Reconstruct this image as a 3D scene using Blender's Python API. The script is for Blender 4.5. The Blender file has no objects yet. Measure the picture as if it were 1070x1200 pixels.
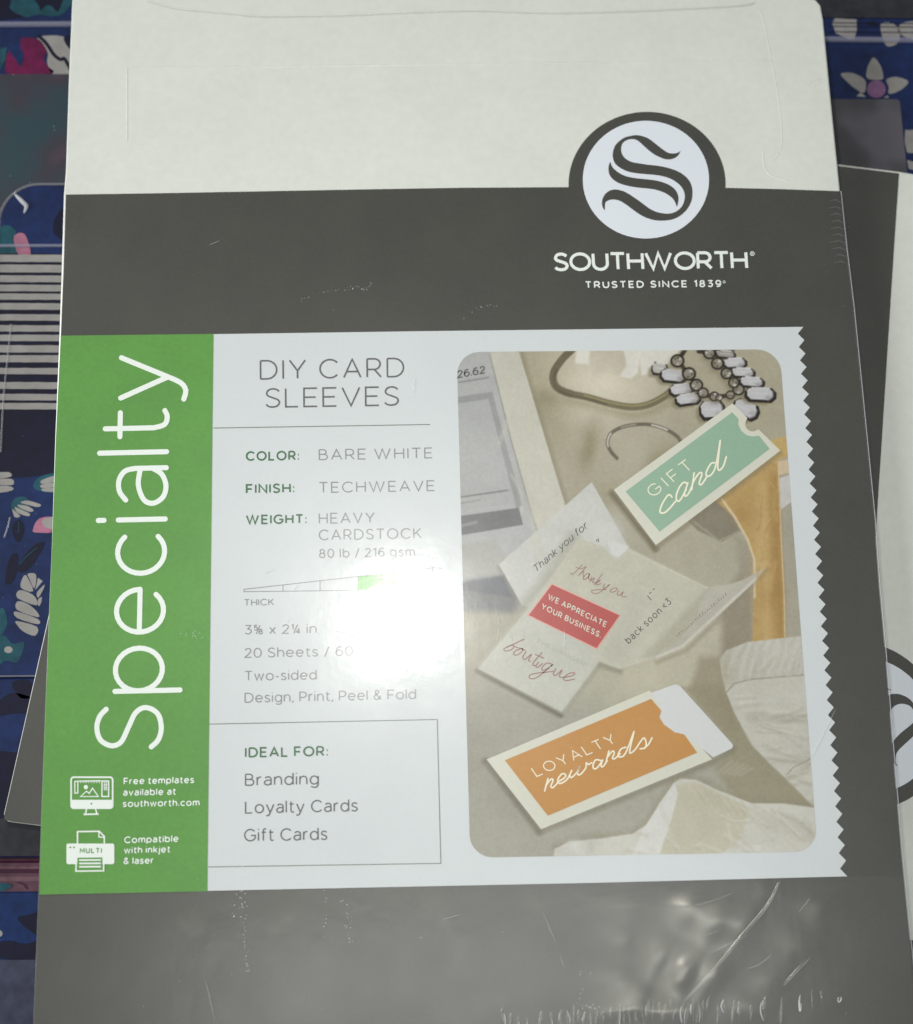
import bpy, bmesh, math, random
import numpy as np
from mathutils import Matrix, Vector

random.seed(7)
rng = np.random.default_rng(7)
scene = bpy.context.scene
col = scene.collection

# ------------------------------------------------------------------ camera
F = 1300.0                      # focal length in pixels of the 1070 x 1200 picture
CX, CY = 535.0, 600.0
D = 0.297                       # metres from lens to the pack along the optical axis
dv = Vector((-209 / F, 7390 / F, -1)).normalized()       # pack's long direction, camera axes
dh = Vector((67815 / F, 997 / F, -1))
dh = (dh - dh.dot(dv) * dv).normalized()
nn = dh.cross(dv)
M = Matrix((dh, dv, nn))        # camera axes -> world axes
CAM = -(M @ Vector((0, 0, -1))) * D
cam_data = bpy.data.cameras.new("camera")
cam = bpy.data.objects.new("camera", cam_data)
col.objects.link(cam)
cam.matrix_world = Matrix.Translation(CAM) @ M.to_4x4()
cam_data.sensor_fit = 'HORIZONTAL'
cam_data.sensor_width = 36
cam_data.lens = 36 * F / 1070
cam_data.clip_start = 0.01
cam_data.clip_end = 20
cam_data.dof.use_dof = True
cam_data.dof.focus_distance = D
cam_data.dof.aperture_fstop = cam_data.lens / 5.2      # a 5.2 mm phone aperture
scene.camera = cam

# ------------------------------------------------------------------ light
world = bpy.data.worlds.new("World")
scene.world = world
world.use_nodes = True
bg = world.node_tree.nodes["Background"]
bg.inputs[0].default_value = (0.95, 1.0, 1.03, 1)
bg.inputs[1].default_value = 0.20

def W(x, y, z=0.0):
    """place on the level z seen at picture position x, y"""
    d = M @ Vector(((x - CX) / F, -(y - CY) / F, -1))
    t = (z - CAM.z) / d.z
    return CAM + d * t

glare = W(468, 722)             # where the lamp mirrors in the wrap
flash_data = bpy.data.lights.new("phone_flash", 'POINT')
flash_data.energy = 1.5
flash_data.shadow_soft_size = 0.006
flash_data.color = (1.0, 0.98, 0.93)
flash = bpy.data.objects.new("phone_flash", flash_data)
col.objects.link(flash)
flash.location = (2 * glare.x - CAM.x, 2 * glare.y - CAM.y, CAM.z)

# soft room light off to the photographer's side; its blurred mirror image lies over the foot of the pack
room_data = bpy.data.lights.new("room_light", 'AREA')
room_data.shape = 'RECTANGLE'; room_data.size = 0.75; room_data.size_y = 0.2
room_data.energy = 1.5
room_data.color = (0.97, 1.0, 0.97)
room = bpy.data.objects.new("room_light", room_data)
col.objects.link(room)
spot = W(560, 1150)
ray = (spot - CAM).normalized(); ray.z = -ray.z
room.location = spot + ray * 1.2
room.rotation_euler = (-ray).to_track_quat('-Z', 'Y').to_euler()

# added fill lamp, unseen, well to the left, outside the wrap's mirror directions
fill_lamp_data = bpy.data.lights.new("side_fill", 'AREA')
fill_lamp_data.shape = 'DISK'; fill_lamp_data.size = 1.1
fill_lamp_data.energy = 42
fill_lamp_data.color = (0.97, 1.0, 0.98)
fill_lamp = bpy.data.objects.new("side_fill", fill_lamp_data)
col.objects.link(fill_lamp)
fill_lamp.location = (-2.2, 0.5, 1.3)
fill_lamp.rotation_euler = Vector((2.2, -0.5, -1.3)).to_track_quat('-Z', 'Y').to_euler()

vs = scene.view_settings
vs.view_transform = 'Standard'
vs.look = 'None'
vs.exposure = 0
vs.gamma = 1
vs.use_curve_mapping = False

# ------------------------------------------------------------------ helpers
EXPO = 0.92
def lin1(c):
    c = np.clip(np.asarray(c, dtype=float) / 255.0, 0, 1)
    return np.where(c <= 0.04045, c / 12.92, ((c + 0.055) / 1.055) ** 2.4)
def ink(rgb, haze=0.012):
    return np.clip((lin1(rgb) - haze) / EXPO, 0.004, 0.92)

def new_mat(name):
    m = bpy.data.materials.new(name)
    m.use_nodes = True
    return m, m.node_tree.nodes, m.node_tree.links, m.node_tree.nodes["Principled BSDF"]

def coat_nodes(n, l, p, rough, strength):
    tc = n.new("ShaderNodeTexCoord")
    a = n.new("ShaderNodeTexNoise"); a.inputs["Scale"].default_value = 130; a.inputs["Detail"].default_value = 3
    b = n.new("ShaderNodeTexNoise"); b.inputs["Scale"].default_value = 1400; b.inputs["Detail"].default_value = 4
    l.new(tc.outputs["Object"], a.inputs["Vector"]); l.new(tc.outputs["Object"], b.inputs["Vector"])
    mx = n.new("ShaderNodeMath"); mx.operation = 'MULTIPLY_ADD'; mx.inputs[1].default_value = 0.10
    l.new(b.outputs["Fac"], mx.inputs[0]); l.new(a.outputs["Fac"], mx.inputs[2])
    mp = n.new("ShaderNodeMapping"); mp.inputs["Scale"].default_value = (1.0, 0.22, 1.0); mp.inputs["Rotation"].default_value = (0, 0, 0.25)
    d = n.new("ShaderNodeTexNoise"); d.inputs["Scale"].default_value = 420; d.inputs["Detail"].default_value = 3; d.inputs["Distortion"].default_value = 0.6
    l.new(tc.outputs["Object"], mp.inputs["Vector"]); l.new(mp.outputs["Vector"], d.inputs["Vector"])
    mx2 = n.new("ShaderNodeMath"); mx2.operation = 'MULTIPLY_ADD'; mx2.inputs[1].default_value = 0.22
    l.new(d.outputs["Fac"], mx2.inputs[0]); l.new(mx.outputs[0], mx2.inputs[2])
    bp = n.new("ShaderNodeBump"); bp.inputs["Strength"].default_value = strength; bp.inputs["Distance"].default_value = 0.001
    l.new(mx2.outputs[0], bp.inputs["Height"])
    l.new(bp.outputs["Normal"], p.inputs["Coat Normal"])
    # smears of uneven gloss in the wrap
    c = n.new("ShaderNodeTexNoise"); c.inputs["Scale"].default_value = 45; c.inputs["Detail"].default_value = 5
    l.new(tc.outputs["Object"], c.inputs["Vector"])
    mr = n.new("ShaderNodeMapRange"); mr.inputs["To Min"].default_value = rough * 0.75; mr.inputs["To Max"].default_value = rough * 1.25
    mr.inputs["From Min"].default_value = 0.3; mr.inputs["From Max"].default_value = 0.7
    l.new(c.outputs["Fac"], mr.inputs["Value"]); l.new(mr.outputs["Result"], p.inputs["Coat Roughness"])
    p.inputs["Coat Weight"].default_value = 1.0
    p.inputs["Coat IOR"].default_value = 1.45
    return tc

def print_mat(name, rgb, rough=0.48, mottle=0.05, spec=0.5, attr=False, haze=0.012, bump=0.05, coat=0.205, grain=900, coatw=1.0):
    m, n, l, p = new_mat(name)
    tc = coat_nodes(n, l, p, coat, bump)
    p.inputs["Coat Weight"].default_value = coatw
    p.inputs["Roughness"].default_value = rough
    p.inputs["Specular IOR Level"].default_value = spec
    g = n.new("ShaderNodeTexNoise"); g.inputs["Scale"].default_value = grain; g.inputs["Detail"].default_value = 6
    g2 = n.new("ShaderNodeTexNoise"); g2.inputs["Scale"].default_value = 60; g2.inputs["Detail"].default_value = 4
    l.new(tc.outputs["Object"], g.inputs["Vector"]); l.new(tc.outputs["Object"], g2.inputs["Vector"])
    ad = n.new("ShaderNodeMath"); ad.operation = 'ADD'
    l.new(g.outputs["Fac"], ad.inputs[0]); l.new(g2.outputs["Fac"], ad.inputs[1])
    mr = n.new("ShaderNodeMapRange"); mr.inputs["From Min"].default_value = 0.6; mr.inputs["From Max"].default_value = 1.4
    mr.inputs["To Min"].default_value = 1 - mottle; mr.inputs["To Max"].default_value = 1 + mottle
    l.new(ad.outputs[0], mr.inputs["Value"])
    mul = n.new("ShaderNodeVectorMath"); mul.operation = 'SCALE'
    l.new(mr.outputs["Result"], mul.inputs["Scale"])
    if attr:
        at = n.new("ShaderNodeAttribute"); at.attribute_name = "ink"
        l.new(at.outputs["Color"], mul.inputs[0])
    else:
        mul.inputs[0].default_value = tuple(ink(rgb, haze))
    l.new(mul.outputs[0], p.inputs["Base Color"])
    return m

def film_mat(name, fac, rough=0.12, milk=(0.8, 0.82, 0.85)):
    m, n, l, p = new_mat(name)
    p.inputs["Base Color"].default_value = (*milk, 1)
    p.inputs["Roughness"].default_value = rough
    p.inputs["Specular IOR Level"].default_value = 0.9
    t = n.new("ShaderNodeBsdfTransparent"); mix = n.new("ShaderNodeMixShader")
    mix.inputs[0].default_value = fac
    l.new(t.outputs[0], mix.inputs[1]); l.new(p.outputs[0], mix.inputs[2])
    l.new(mix.outputs[0], n["Material Output"].inputs["Surface"])
    return m

ORG = Vector((0, 0, 0))         # base of the thing being built

class MB:
    """collects faces (world points) with material slots and links them as one mesh"""
    def __init__(self):
        self.v = []; self.f = []; self.mi = []; self.k = 0
    def poly(self, pts, mi=0):
        i = len(self.v); self.v.extend(pts)
        self.f.append(tuple(range(i, i + len(pts)))); self.mi.append(mi)
    def flat(self, px, z, mi=0):
        """flat, possibly concave outline given by picture points lying on level z"""
        pts = [W(x, y, z) for x, y in px]
        if len(pts) <= 4:
            self.up(pts, mi); return
        from mathutils.geometry import tessellate_polygon
        i = len(self.v); self.v.extend(pts)
        for t in tessellate_polygon([pts]):
            a, b, c = (pts[q] for q in t)
            t = tuple(i + q for q in t)
            if (b - a).cross(c - a).z < 0: t = t[::-1]
            self.f.append(t); self.mi.append(mi)
    def up(self, pts, mi):
        if (pts[1] - pts[0]).cross(pts[2] - pts[0]).z < 0: pts = pts[::-1]
        self.poly(pts, mi)
    def stroke(self, px, w, z, mi=0, rnd=False, w1=None):
        """ribbon of width w (picture px) along picture points"""
        self.k += 1
        z = z + (self.k % 12) * 2.5e-6
        p = [np.array(q, float) for q in px]
        q = [p[0]]
        for a in p[1:]:
            if np.hypot(*(a - q[-1])) > 0.02: q.append(a)
        if len(q) < 2: return
        closed = np.hypot(*(q[0] - q[-1])) < 0.05 and len(q) > 3
        if closed: q = q[:-1]
        n = len(q); L = []; R = []
        for i in range(n):
            if closed: a, b, c = q[i - 1], q[i], q[(i + 1) % n]
            else: a, b, c = q[max(i - 1, 0)], q[i], q[min(i + 1, n - 1)]
            d1 = b - a if i > 0 or closed else c - b
            d2 = c - b if i < n - 1 or closed else b - a
            d1 = d1 / np.hypot(*d1); d2 = d2 / np.hypot(*d2)
            t = d1 + d2
            if np.hypot(*t) < 0.3: t = d1
            t = t / np.hypot(*t)
            nrm = np.array([-t[1], t[0]]); cosv = max(0.5, abs(np.dot(nrm, [-d1[1], d1[0]])))
            ww = w if w1 is None else w + (w1 - w) * i / (n - 1)
            o = nrm * ww / 2 / cosv
            L.append(b + o); R.append(b - o)
        m = n if closed else n - 1
        for i in range(m):
            j = (i + 1) % n
            self.up([W(*L[i], z), W(*L[j], z), W(*R[j], z), W(*R[i], z)], mi)
        if rnd and not closed:
            for e, o in ((0, 1), (-1, n - 2)):
                b = q[e]; d = b - q[o if e == -1 else 1]; a0 = math.atan2(d[1], d[0])
                cap = [b + w / 2 * np.array([math.cos(a0 + s), math.sin(a0 + s)]) for s in np.linspace(-math.pi / 2, math.pi / 2, 8)]
                self.flat(cap, z, mi)
    def tube(self, pts, r, seg=8, mi=0, taper=False, hs=1.0):
        """half-round ridge along world points"""
        n = len(pts); rings = []
        for i in range(n):
            a = pts[max(i - 1, 0)]; c = pts[min(i + 1, n - 1)]
            t = (c - a).normalized(); s = Vector((-t.y, t.x, 0)).normalized()
            rr = r * (math.sin(math.pi * (i + 0.15) / (n - 0.7)) ** 0.6 if taper else 1)
            rings.append([pts[i] + s * math.cos(math.pi * k / seg) * rr + Vector((0, 0, 1)) * math.sin(math.pi * k / seg) * rr * hs for k in range(seg + 1)])
        for i in range(n - 1):
            for k in range(seg):
                self.poly([rings[i][k + 1], rings[i][k], rings[i + 1][k], rings[i + 1][k + 1]], mi)
    def bead(self, c, r, mi=0, h=0.6):
        prev = None
        for j in range(4):
            a = j / 3 * math.pi / 2
            ring = [c + Vector((math.cos(2 * math.pi * k / 8) * math.cos(a) * r, math.sin(2 * math.pi * k / 8) * math.cos(a) * r, math.sin(a) * r * h)) for k in range(8)]
            if prev:
                for k in range(8):
                    self.poly([prev[k], prev[(k + 1) % 8], ring[(k + 1) % 8], ring[k]], mi)
            prev = ring
    def build(self, name, mats, parent=None, smooth=False, weld=False):
        me = bpy.data.meshes.new(name)
        me.from_pydata([tuple(p - ORG) for p in self.v], [], self.f)
        if not isinstance(mats, (list, tuple)): mats = [mats]
        for m in mats: me.materials.append(m)
        me.polygons.foreach_set("material_index", self.mi)
        if weld:
            bm = bmesh.new(); bm.from_mesh(me); bmesh.ops.remove_doubles(bm, verts=bm.verts, dist=1e-7); bm.to_mesh(me); bm.free()
        if smooth: me.polygons.foreach_set("use_smooth", [True] * len(me.polygons))
        me.update()
        o = bpy.data.objects.new(name, me); col.objects.link(o)
        if parent: o.parent = parent
        else: o.location = ORG
        return o

def thing(name, label, cat, base, group=None):
    global ORG
    ORG = Vector(base)
    o = bpy.data.objects.new(name, None); col.objects.link(o)
    o.location = ORG; o.empty_display_size = 0.02
    o["label"] = label; o["category"] = cat
    if group: o["group"] = group
    return o

def slab(name, px, ztop, thick, mats, parent, bevel=0.0006, seg=2):
    """solid block with softened edges; outline seen at its top level"""
    bm = bmesh.new()
    top = [W(x, y, ztop) - ORG for x, y in px]
    if sum((top[i].x * top[(i + 1) % len(top)].y - top[(i + 1) % len(top)].x * top[i].y) for i in range(len(top))) < 0: top = top[::-1]
    vt = [bm.verts.new(p) for p in top]
    f = bm.faces.new(vt)
    r = bmesh.ops.extrude_face_region(bm, geom=[f])
    low = [e for e in r["geom"] if isinstance(e, bmesh.types.BMVert)]
    for v in low: v.co.z -= thick
    bmesh.ops.recalc_face_normals(bm, faces=bm.faces)
    if bevel:
        ed = [e for e in bm.edges if all(abs(v.co.z - top[0].z) < 1e-7 for v in e.verts)]
        bmesh.ops.bevel(bm, geom=ed, offset=bevel, segments=seg, affect='EDGES', profile=0.5)
    bmesh.ops.triangulate(bm, faces=[q for q in bm.faces if len(q.verts) > 4], ngon_method='EAR_CLIP')
    me = bpy.data.meshes.new(name); bm.to_mesh(me); bm.free()
    if not isinstance(mats, (list, tuple)): mats = [mats]
    for m in mats: me.materials.append(m)
    o = bpy.data.objects.new(name, me); col.objects.link(o); o.parent = parent
    return o

def crom(pts, n=6, closed=False):
    p = [np.array(q, float) for q in pts]; out = []; m = len(p)
    for i in range(m if closed else m - 1):
        if closed: a, b, c, d = p[i - 1], p[i], p[(i + 1) % m], p[(i + 2) % m]
        else: a, b, c, d = p[max(i - 1, 0)], p[i], p[i + 1], p[min(i + 2, m - 1)]
        for k in range(n):
            t = k / n
            out.append(0.5 * (2 * b + (c - a) * t + (2 * a - 5 * b + 4 * c - d) * t * t + (3 * b - a - 3 * c + d) * t ** 3))
    if not closed: out.append(p[-1])
    return out

def zoomed(pts, ox, oy, s):
    return [(ox + x / s, oy + y / s) for x, y in pts]

def ell(cx, cy, rx, ry, a0=0, a1=360, n=24):
    return [(cx + rx * math.cos(math.radians(a0 + (a1 - a0) * i / n)), cy + ry * math.sin(math.radians(a0 + (a1 - a0) * i / n))) for i in range(n + 1)]

# ------------------------------------------------------------------ lettering: geometric sans drawn as strokes
X = 0.73
def bowl(x0, x1, y0, y1, n=14):
    """right-hand half bowl from (x0,y1) to (x0,y0)"""
    r = (y1 - y0) / 2; xm = max(x0, x1 - r)
    return [(x0, y1)] + [(xm + min(r, x1 - x0) * math.cos(a), (y0 + y1) / 2 + r * math.sin(a)) for a in np.linspace(math.pi / 2, -math.pi / 2, n)] + [(x0, y0)]
def Sg(x0, x1, y0, y1):
    w = x1 - x0; h = y1 - y0
    return crom([(x0 + w * a, y0 + h * b) for a, b in ((0.96, .86), (.78, .96), (.5, 1), (.2, .94), (.05, .77), (.14, .62), (.5, .51), (.86, .40), (.98, .24), (.82, .06), (.48, 0), (.18, .04), (0, .15))], 5)
G = {}
def g(ch, adv, *st): G[ch] = (adv, st)
g('A', .86, [(0, 0), (.43, 1), (.86, 0)], [(.14, .32), (.72, .32)])
g('B', .68, [(0, 0), (0, 1)], bowl(0, .58, .53, 1), bowl(0, .68, 0, .53))
g('C', .88, ell(.5, .5, .5, .5, 42, 318, 26))
g('D', .82, [(0, 0), (0, 1)], bowl(0, .82, 0, 1, 20))
g('E', .62, [(.62, 1), (0, 1), (0, 0), (.62, 0)], [(0, .51), (.55, .51)])
g('F', .6, [(.6, 1), (0, 1), (0, 0)], [(0, .48), (.54, .48)])
g('G', .94, ell(.5, .5, .5, .5, 42, 330, 26) + [(.94, .26), (.94, .47), (.56, .47)])
g('H', .76, [(0, 0), (0, 1)], [(.76, 0), (.76, 1)], [(0, .51), (.76, .51)])
g('I', 0, [(0, 0), (0, 1)])
g('K', .72, [(0, 0), (0, 1)], [(.68, 1), (0, .36)], [(.25, .6), (.72, 0)])
g('L', .58, [(0, 1), (0, 0), (.58, 0)])
g('M', .88, [(0, 0), (0, 1), (.44, .34), (.88, 1), (.88, 0)])
g('N', .78, [(0, 0), (0, 1), (.78, 0), (.78, 1)])
g('O', 1.0, ell(.5, .5, .5, .5, 0, 360, 32))
g('P', .66, [(0, 0), (0, 1)], bowl(0, .66, .4, 1))
g('R', .7, [(0, 0), (0, 1)], bowl(0, .66, .42, 1), [(.36, .42), (.7, 0)])
g('S', .64, Sg(0, .64, 0, 1))
g('T', .72, [(0, 1), (.72, 1)], [(.36, 1), (.36, 0)])
g('U', .74, [(0, 1), (0, .37)] + ell(.37, .37, .37, .37, 180, 360, 16)[1:] + [(.74, 1)])
g('V', .82, [(0, 1), (.41, 0), (.82, 1)])
g('W', 1.36, [(0, 1), (.36, 0), (.66, 1), (.96, 0), (1.32, 1)])
g('Y', .8, [(0, 1), (.4, .42), (.8, 1)], [(.4, .42), (.4, 0)])
g('0', .7, ell(.35, .5, .35, .5, 0, 360, 28))
g('1', .26, [(0, .84), (.26, 1), (.26, 0)])
g('2', .6, crom([(.02, .78), (.12, .94), (.32, 1), (.52, .92), (.56, .74), (.46, .52), (.2, .22), (0, 0)], 4) + [(.62, 0)])
g('3', .6, [(.04, 1), (.56, 1), (.26, .6)] + crom([(.26, .6), (.48, .54), (.6, .32), (.5, .1), (.28, 0), (0, .12)], 4)[1:])
g('4', .66, [(.48, 0), (.48, 1), (0, .26), (.66, .26)])
g('5', .6, [(.54, 1), (.1, 1), (.07, .55)] + crom([(.07, .55), (.3, .62), (.54, .5), (.6, .3), (.5, .08), (.26, 0), (0, .1)], 4)[1:])
g('6', .64, crom([(.56, .93), (.36, 1), (.14, .88), (.02, .6), (.02, .34)], 4)[:-1] + ell(.32, .32, .31, .32, 180, 540, 22))
g('8', .62, ell(.31, .76, .25, .24, 0, 360, 20), ell(.31, .27, .31, .27, 0, 360, 22))
g('9', .64, ell(.32, .68, .31, .32, 0, 360, 22) + crom([(.63, .68), (.62, .4), (.5, .12), (.28, 0), (.08, .07)], 4)[1:])
g(':', .0, [(-.05, .07), (.05, .07)], [(-.05, .6), (.05, .6)])
g('.', .0, [(-.06, .05), (.06, .05)])
g(',', .04, [(.05, .07), (-.03, -.16)])
g('-', .3, [(0, .36), (.3, .36)])
g('/', .42, [(0, -.1), (.42, 1.06)])
g('<', .5, [(.5, .75), (0, .42), (.5, .1)])
g('&', .76, crom([(.74, 0), (.5, .28), (.18, .7), (.2, .94), (.36, 1), (.5, .9), (.46, .72), (.12, .46), (.02, .24), (.14, .04), (.34, 0), (.54, .1), (.72, .42)], 4))
def ring(w): return ell(w / 2, X / 2, w / 2, X / 2, 0, 360, 26)
g('a', .56, crom([(.06, .62), (.2, .72), (.38, .73), (.52, .64), (.56, .48)], 4) + [(.56, 0)], crom([(.56, .40), (.3, .43), (.06, .34), (.0, .19), (.1, .04), (.28, 0), (.46, .07), (.56, .22)], 4))
g('b', .68, [(0, 1.04), (0, 0)], ring(.68))
g('c', .6, ell(.34, X / 2, .34, X / 2, 45, 315, 22))
g('d', .68, [(.68, 1.04), (.68, 0)], ring(.68))
g('e', .68, [(.0, .37), (.68, .37)], ell(.34, X / 2, .34, X / 2, 2, 318, 24))
g('f', .36, crom([(.4, 1.0), (.28, 1.04), (.17, .97), (.14, .82)], 4) + [(.14, 0)], [(0, X), (.36, X)])
g('g', .66, ring(.66), [(.66, X), (.66, 0)] + crom([(.66, 0), (.58, -.22), (.34, -.3), (.06, -.22)], 4)[1:])
g('h', .58, [(0, 1.04), (0, 0)], crom([(0, .42), (.08, .63), (.3, .73), (.5, .65), (.58, .44)], 4) + [(.58, 0)])
g('i', 0, [(0, 0), (0, X)], [(0, .95), (0, 1.04)])
g('j', .08, [(.08, X), (.08, -.14)] + crom([(.08, -.14), (.02, -.27), (-.12, -.28)], 3)[1:], [(.08, .95), (.08, 1.04)])
g('k', .54, [(0, 1.04), (0, 0)], [(.52, X), (0, .22)], [(.2, .42), (.56, 0)])
g('l', 0, [(0, 0), (0, 1.04)])
g('m', .98, [(0, X), (0, 0)], crom([(0, .42), (.07, .64), (.26, .73), (.43, .65), (.49, .44)], 4) + [(.49, 0)], crom([(.49, .42), (.56, .64), (.75, .73), (.92, .65), (.98, .44)], 4) + [(.98, 0)])
g('n', .58, [(0, X), (0, 0)], crom([(0, .42), (.08, .63), (.3, .73), (.5, .65), (.58, .44)], 4) + [(.58, 0)])
g('o', .72, ring(.72))
g('p', .68, [(0, X), (0, -.28)], ring(.68))
g('q', .68, [(.68, X), (.68, -.28)], ring(.68))
g('r', .32, [(0, X), (0, 0)], crom([(0, .36), (.06, .6), (.2, .72), (.34, .73)], 4))
g('s', .48, Sg(0, .48, 0, X))
g('t', .36, [(.13, .96), (.13, .2)] + crom([(.13, .2), (.18, .04), (.3, 0), (.4, .04)], 4)[1:], [(0, X), (.38, X)])
g('u', .58, [(0, X), (0, .3)] + crom([(0, .3), (.08, .08), (.28, 0), (.5, .09), (.58, .3)], 4)[1:], [(.58, X), (.58, 0)])
g('v', .6, [(0, X), (.3, 0), (.6, X)])
g('w', .94, [(0, X), (.24, 0), (.47, .7), (.7, 0), (.94, X)])
g('x', .54, [(0, X), (.54, 0)], [(.54, X), (0, 0)])
g('y', .62, [(0, X), (.32, 0)], [(.64, X), (.32, 0)] + crom([(.32, 0), (.22, -.2), (.1, -.28), (-.04, -.25)], 3)[1:])
def frac(a, b):
    st = []
    for ch, ox, oy in ((a, 0, .45), (b, .46, -.02)):
        st += [[(x * .5 + ox, y * .56 + oy) for x, y in s] for s in G[ch][1]]
    st.append([(.2, 0), (.56, 1)])
    return (.8, st)
G['\u215d'] = frac('5', '8'); G['\u00bc'] = frac('1', '4')

def lean(x, y=600):
    return -0.036 + (x - 60) / 940 * 0.13

def text(mb, s, p0, p1, cap, w, z, mi=0, up=None, rnd=False, gap=0.2, space=0.42):
    """word from picture point p0 to p1 on its baseline, capitals cap px tall"""
    x = 0; put = []; gap = gap + 0.85 * w / cap
    for ch in s:
        if ch == ' ': x += space; continue
        adv, st = G[ch]
        put.append((x, st)); x += adv + gap
    ws = [px + q[0] for px, st in put for stroke in st for q in stroke]
    lo, hi = min(ws), max(ws)
    p0 = np.array(p0, float); p1 = np.array(p1, float); d = p1 - p0; L = np.hypot(*d); u = d / L
    p0 = p0 + u * w / 2; d = d - u * w
    if up is None:
        up = (-lean((p0[0] + p1[0]) / 2) * (cap - w), -(cap - w))
    up = np.array(up, float)
    if rnd is False:
        p0 = p0 + up / max(cap, 1) * w / 2
    for px, st in put:
        for stroke in st:
            mb.stroke([p0 + d * ((px + a - lo) / (hi - lo)) + up * b for a, b in stroke], w, z, mi, rnd)

# ------------------------------------------------------------------ materials
M_cream = print_mat("cream_cardstock", (218, 220, 212), mottle=0.05, bump=0.04, coat=0.25, grain=420)
M_grey = print_mat("grey_printed_sleeve", (76, 75, 70), mottle=0.20, haze=0.022, rough=0.38, spec=1.0, bump=0.09, grain=1500)
M_panel = print_mat("white_printed_panel", (207, 212, 213), mottle=0.02, rough=0.40, bump=0.075)
M_green = print_mat("green_print", (97, 151, 75), mottle=0.10, haze=0.02)
M_disc = print_mat("white_emblem_print", (224, 229, 236), mottle=0.015)
M_pale = print_mat("pale_print", (232, 240, 232), mottle=0.01)
M_txt = print_mat("dark_grey_print", (104, 104, 104), mottle=0.03, rough=0.33)
M_txt2 = print_mat("mid_grey_print", (140, 140, 141), mottle=0.03, rough=0.33)
M_dgreen = print_mat("dark_green_print", (74, 112, 82), mottle=0.03, rough=0.33)
M_rule = print_mat("rule_print", (118, 130, 118), mottle=0.03, rough=0.33)
M_soft = print_mat("die_cut_shade", (202, 202, 190), mottle=0.03)
M_picture = print_mat("photo_print", (0, 0, 0), attr=True, mottle=0.03)
M_mint = print_mat("mint_print", (146, 176, 152), mottle=0.05)
M_card = print_mat("ivory_print", (208, 207, 192), mottle=0.03)
M_card2 = print_mat("white_card_print", (206, 207, 206), mottle=0.03)
M_orange = print_mat("orange_print", (190, 138, 76), mottle=0.06)
M_red = print_mat("red_print", (176, 84, 80), mottle=0.06)
M_script = print_mat("script_brown_print", (158, 122, 116), mottle=0.03)
M_pen = print_mat("pen_print", (96, 96, 92), mottle=0.03)
M_cardink = print_mat("cream_script_print", (238, 232, 208), mottle=0.02)
M_faint = print_mat("faint_print", (176, 176, 166), mottle=0.02)
def gloss_film(name, fac, rough):
    """clear film that only mirrors"""
    m, n, l, p = new_mat(name)
    n.remove(p)
    gl = n.new("ShaderNodeBsdfGlossy"); gl.inputs["Color"].default_value = (1.0, 0.97, 0.86, 1); gl.inputs["Roughness"].default_value = rough  # warm tint put in for the glow on the slack film
    t = n.new("ShaderNodeBsdfTransparent"); mix = n.new("ShaderNodeMixShader"); mix.inputs[0].default_value = fac
    l.new(t.outputs[0], mix.inputs[1]); l.new(gl.outputs[0], mix.inputs[2]); l.new(mix.outputs[0], n["Material Output"].inputs["Surface"])
    return m
M_pleat = gloss_film("film_pleat", 0.09, 0.22)
M_film = film_mat("shrink_film", 0.30, 0.22)
M_milk_glint = film_mat("milky_glint_film", 0.8, 0.3, (0.95, 0.96, 0.98))  # milky white that stands in for flash glints on the film
M_wave = gloss_film("film_wave", 0.03, 0.36)
_n, _l = M_wave.node_tree.nodes, M_wave.node_tree.links       # gloss raised where the film stands up, to put in the warm glow
_at = _n.new("ShaderNodeAttribute"); _at.attribute_name = "slack"
_ma = _n.new("ShaderNodeMath"); _ma.operation = 'MULTIPLY_ADD'; _ma.inputs[1].default_value = 0.20; _ma.inputs[2].default_value = 0.03
_l.new(_at.outputs["Fac"], _ma.inputs[0])
_l.new(_ma.outputs[0], next(q for q in _n if q.type == 'MIX_SHADER').inputs[0])
M_filmline = film_mat("shrink_film_fold", 0.42, 0.25)

# ------------------------------------------------------------------ the pack
T = 0.009                                   # pack thickness
LEFT = [(84, 0), (80, 95), (76.5, 200), (74.2, 228), (71.5, 320), (69, 393), (64, 515), (60, 640), (57, 712), (53.5, 800), (47.5, 960), (44.5, 1045), (41.5, 1120), (38.5, 1200)]
RIGHT = [(965, 22), (974, 115), (985, 224), (992, 290), (1000.5, 360), (1010, 455), (1025, 606), (1031, 690), (1038, 765), (1047, 880), (1057, 1000), (1067, 1100), (1077, 1200)]
base = W(540, 620); base.z = -T
pack = thing("card_pack", "upright shrink-wrapped pack of card sleeves on top, green and white label facing up", "paper pack", base, "shrink-wrapped packs of card sleeves")

outline = [(88, -5), (945, -3), (956, -1), (962, 6)] + RIGHT + [(1077, 1206), (1070, 1213), (46, 1214), (39, 1208)] + LEFT[::-1] + [(84.3, -1)]
body = slab("sheet_stack", outline, 0, T, M_cream, pack, bevel=0.0005)

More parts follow.
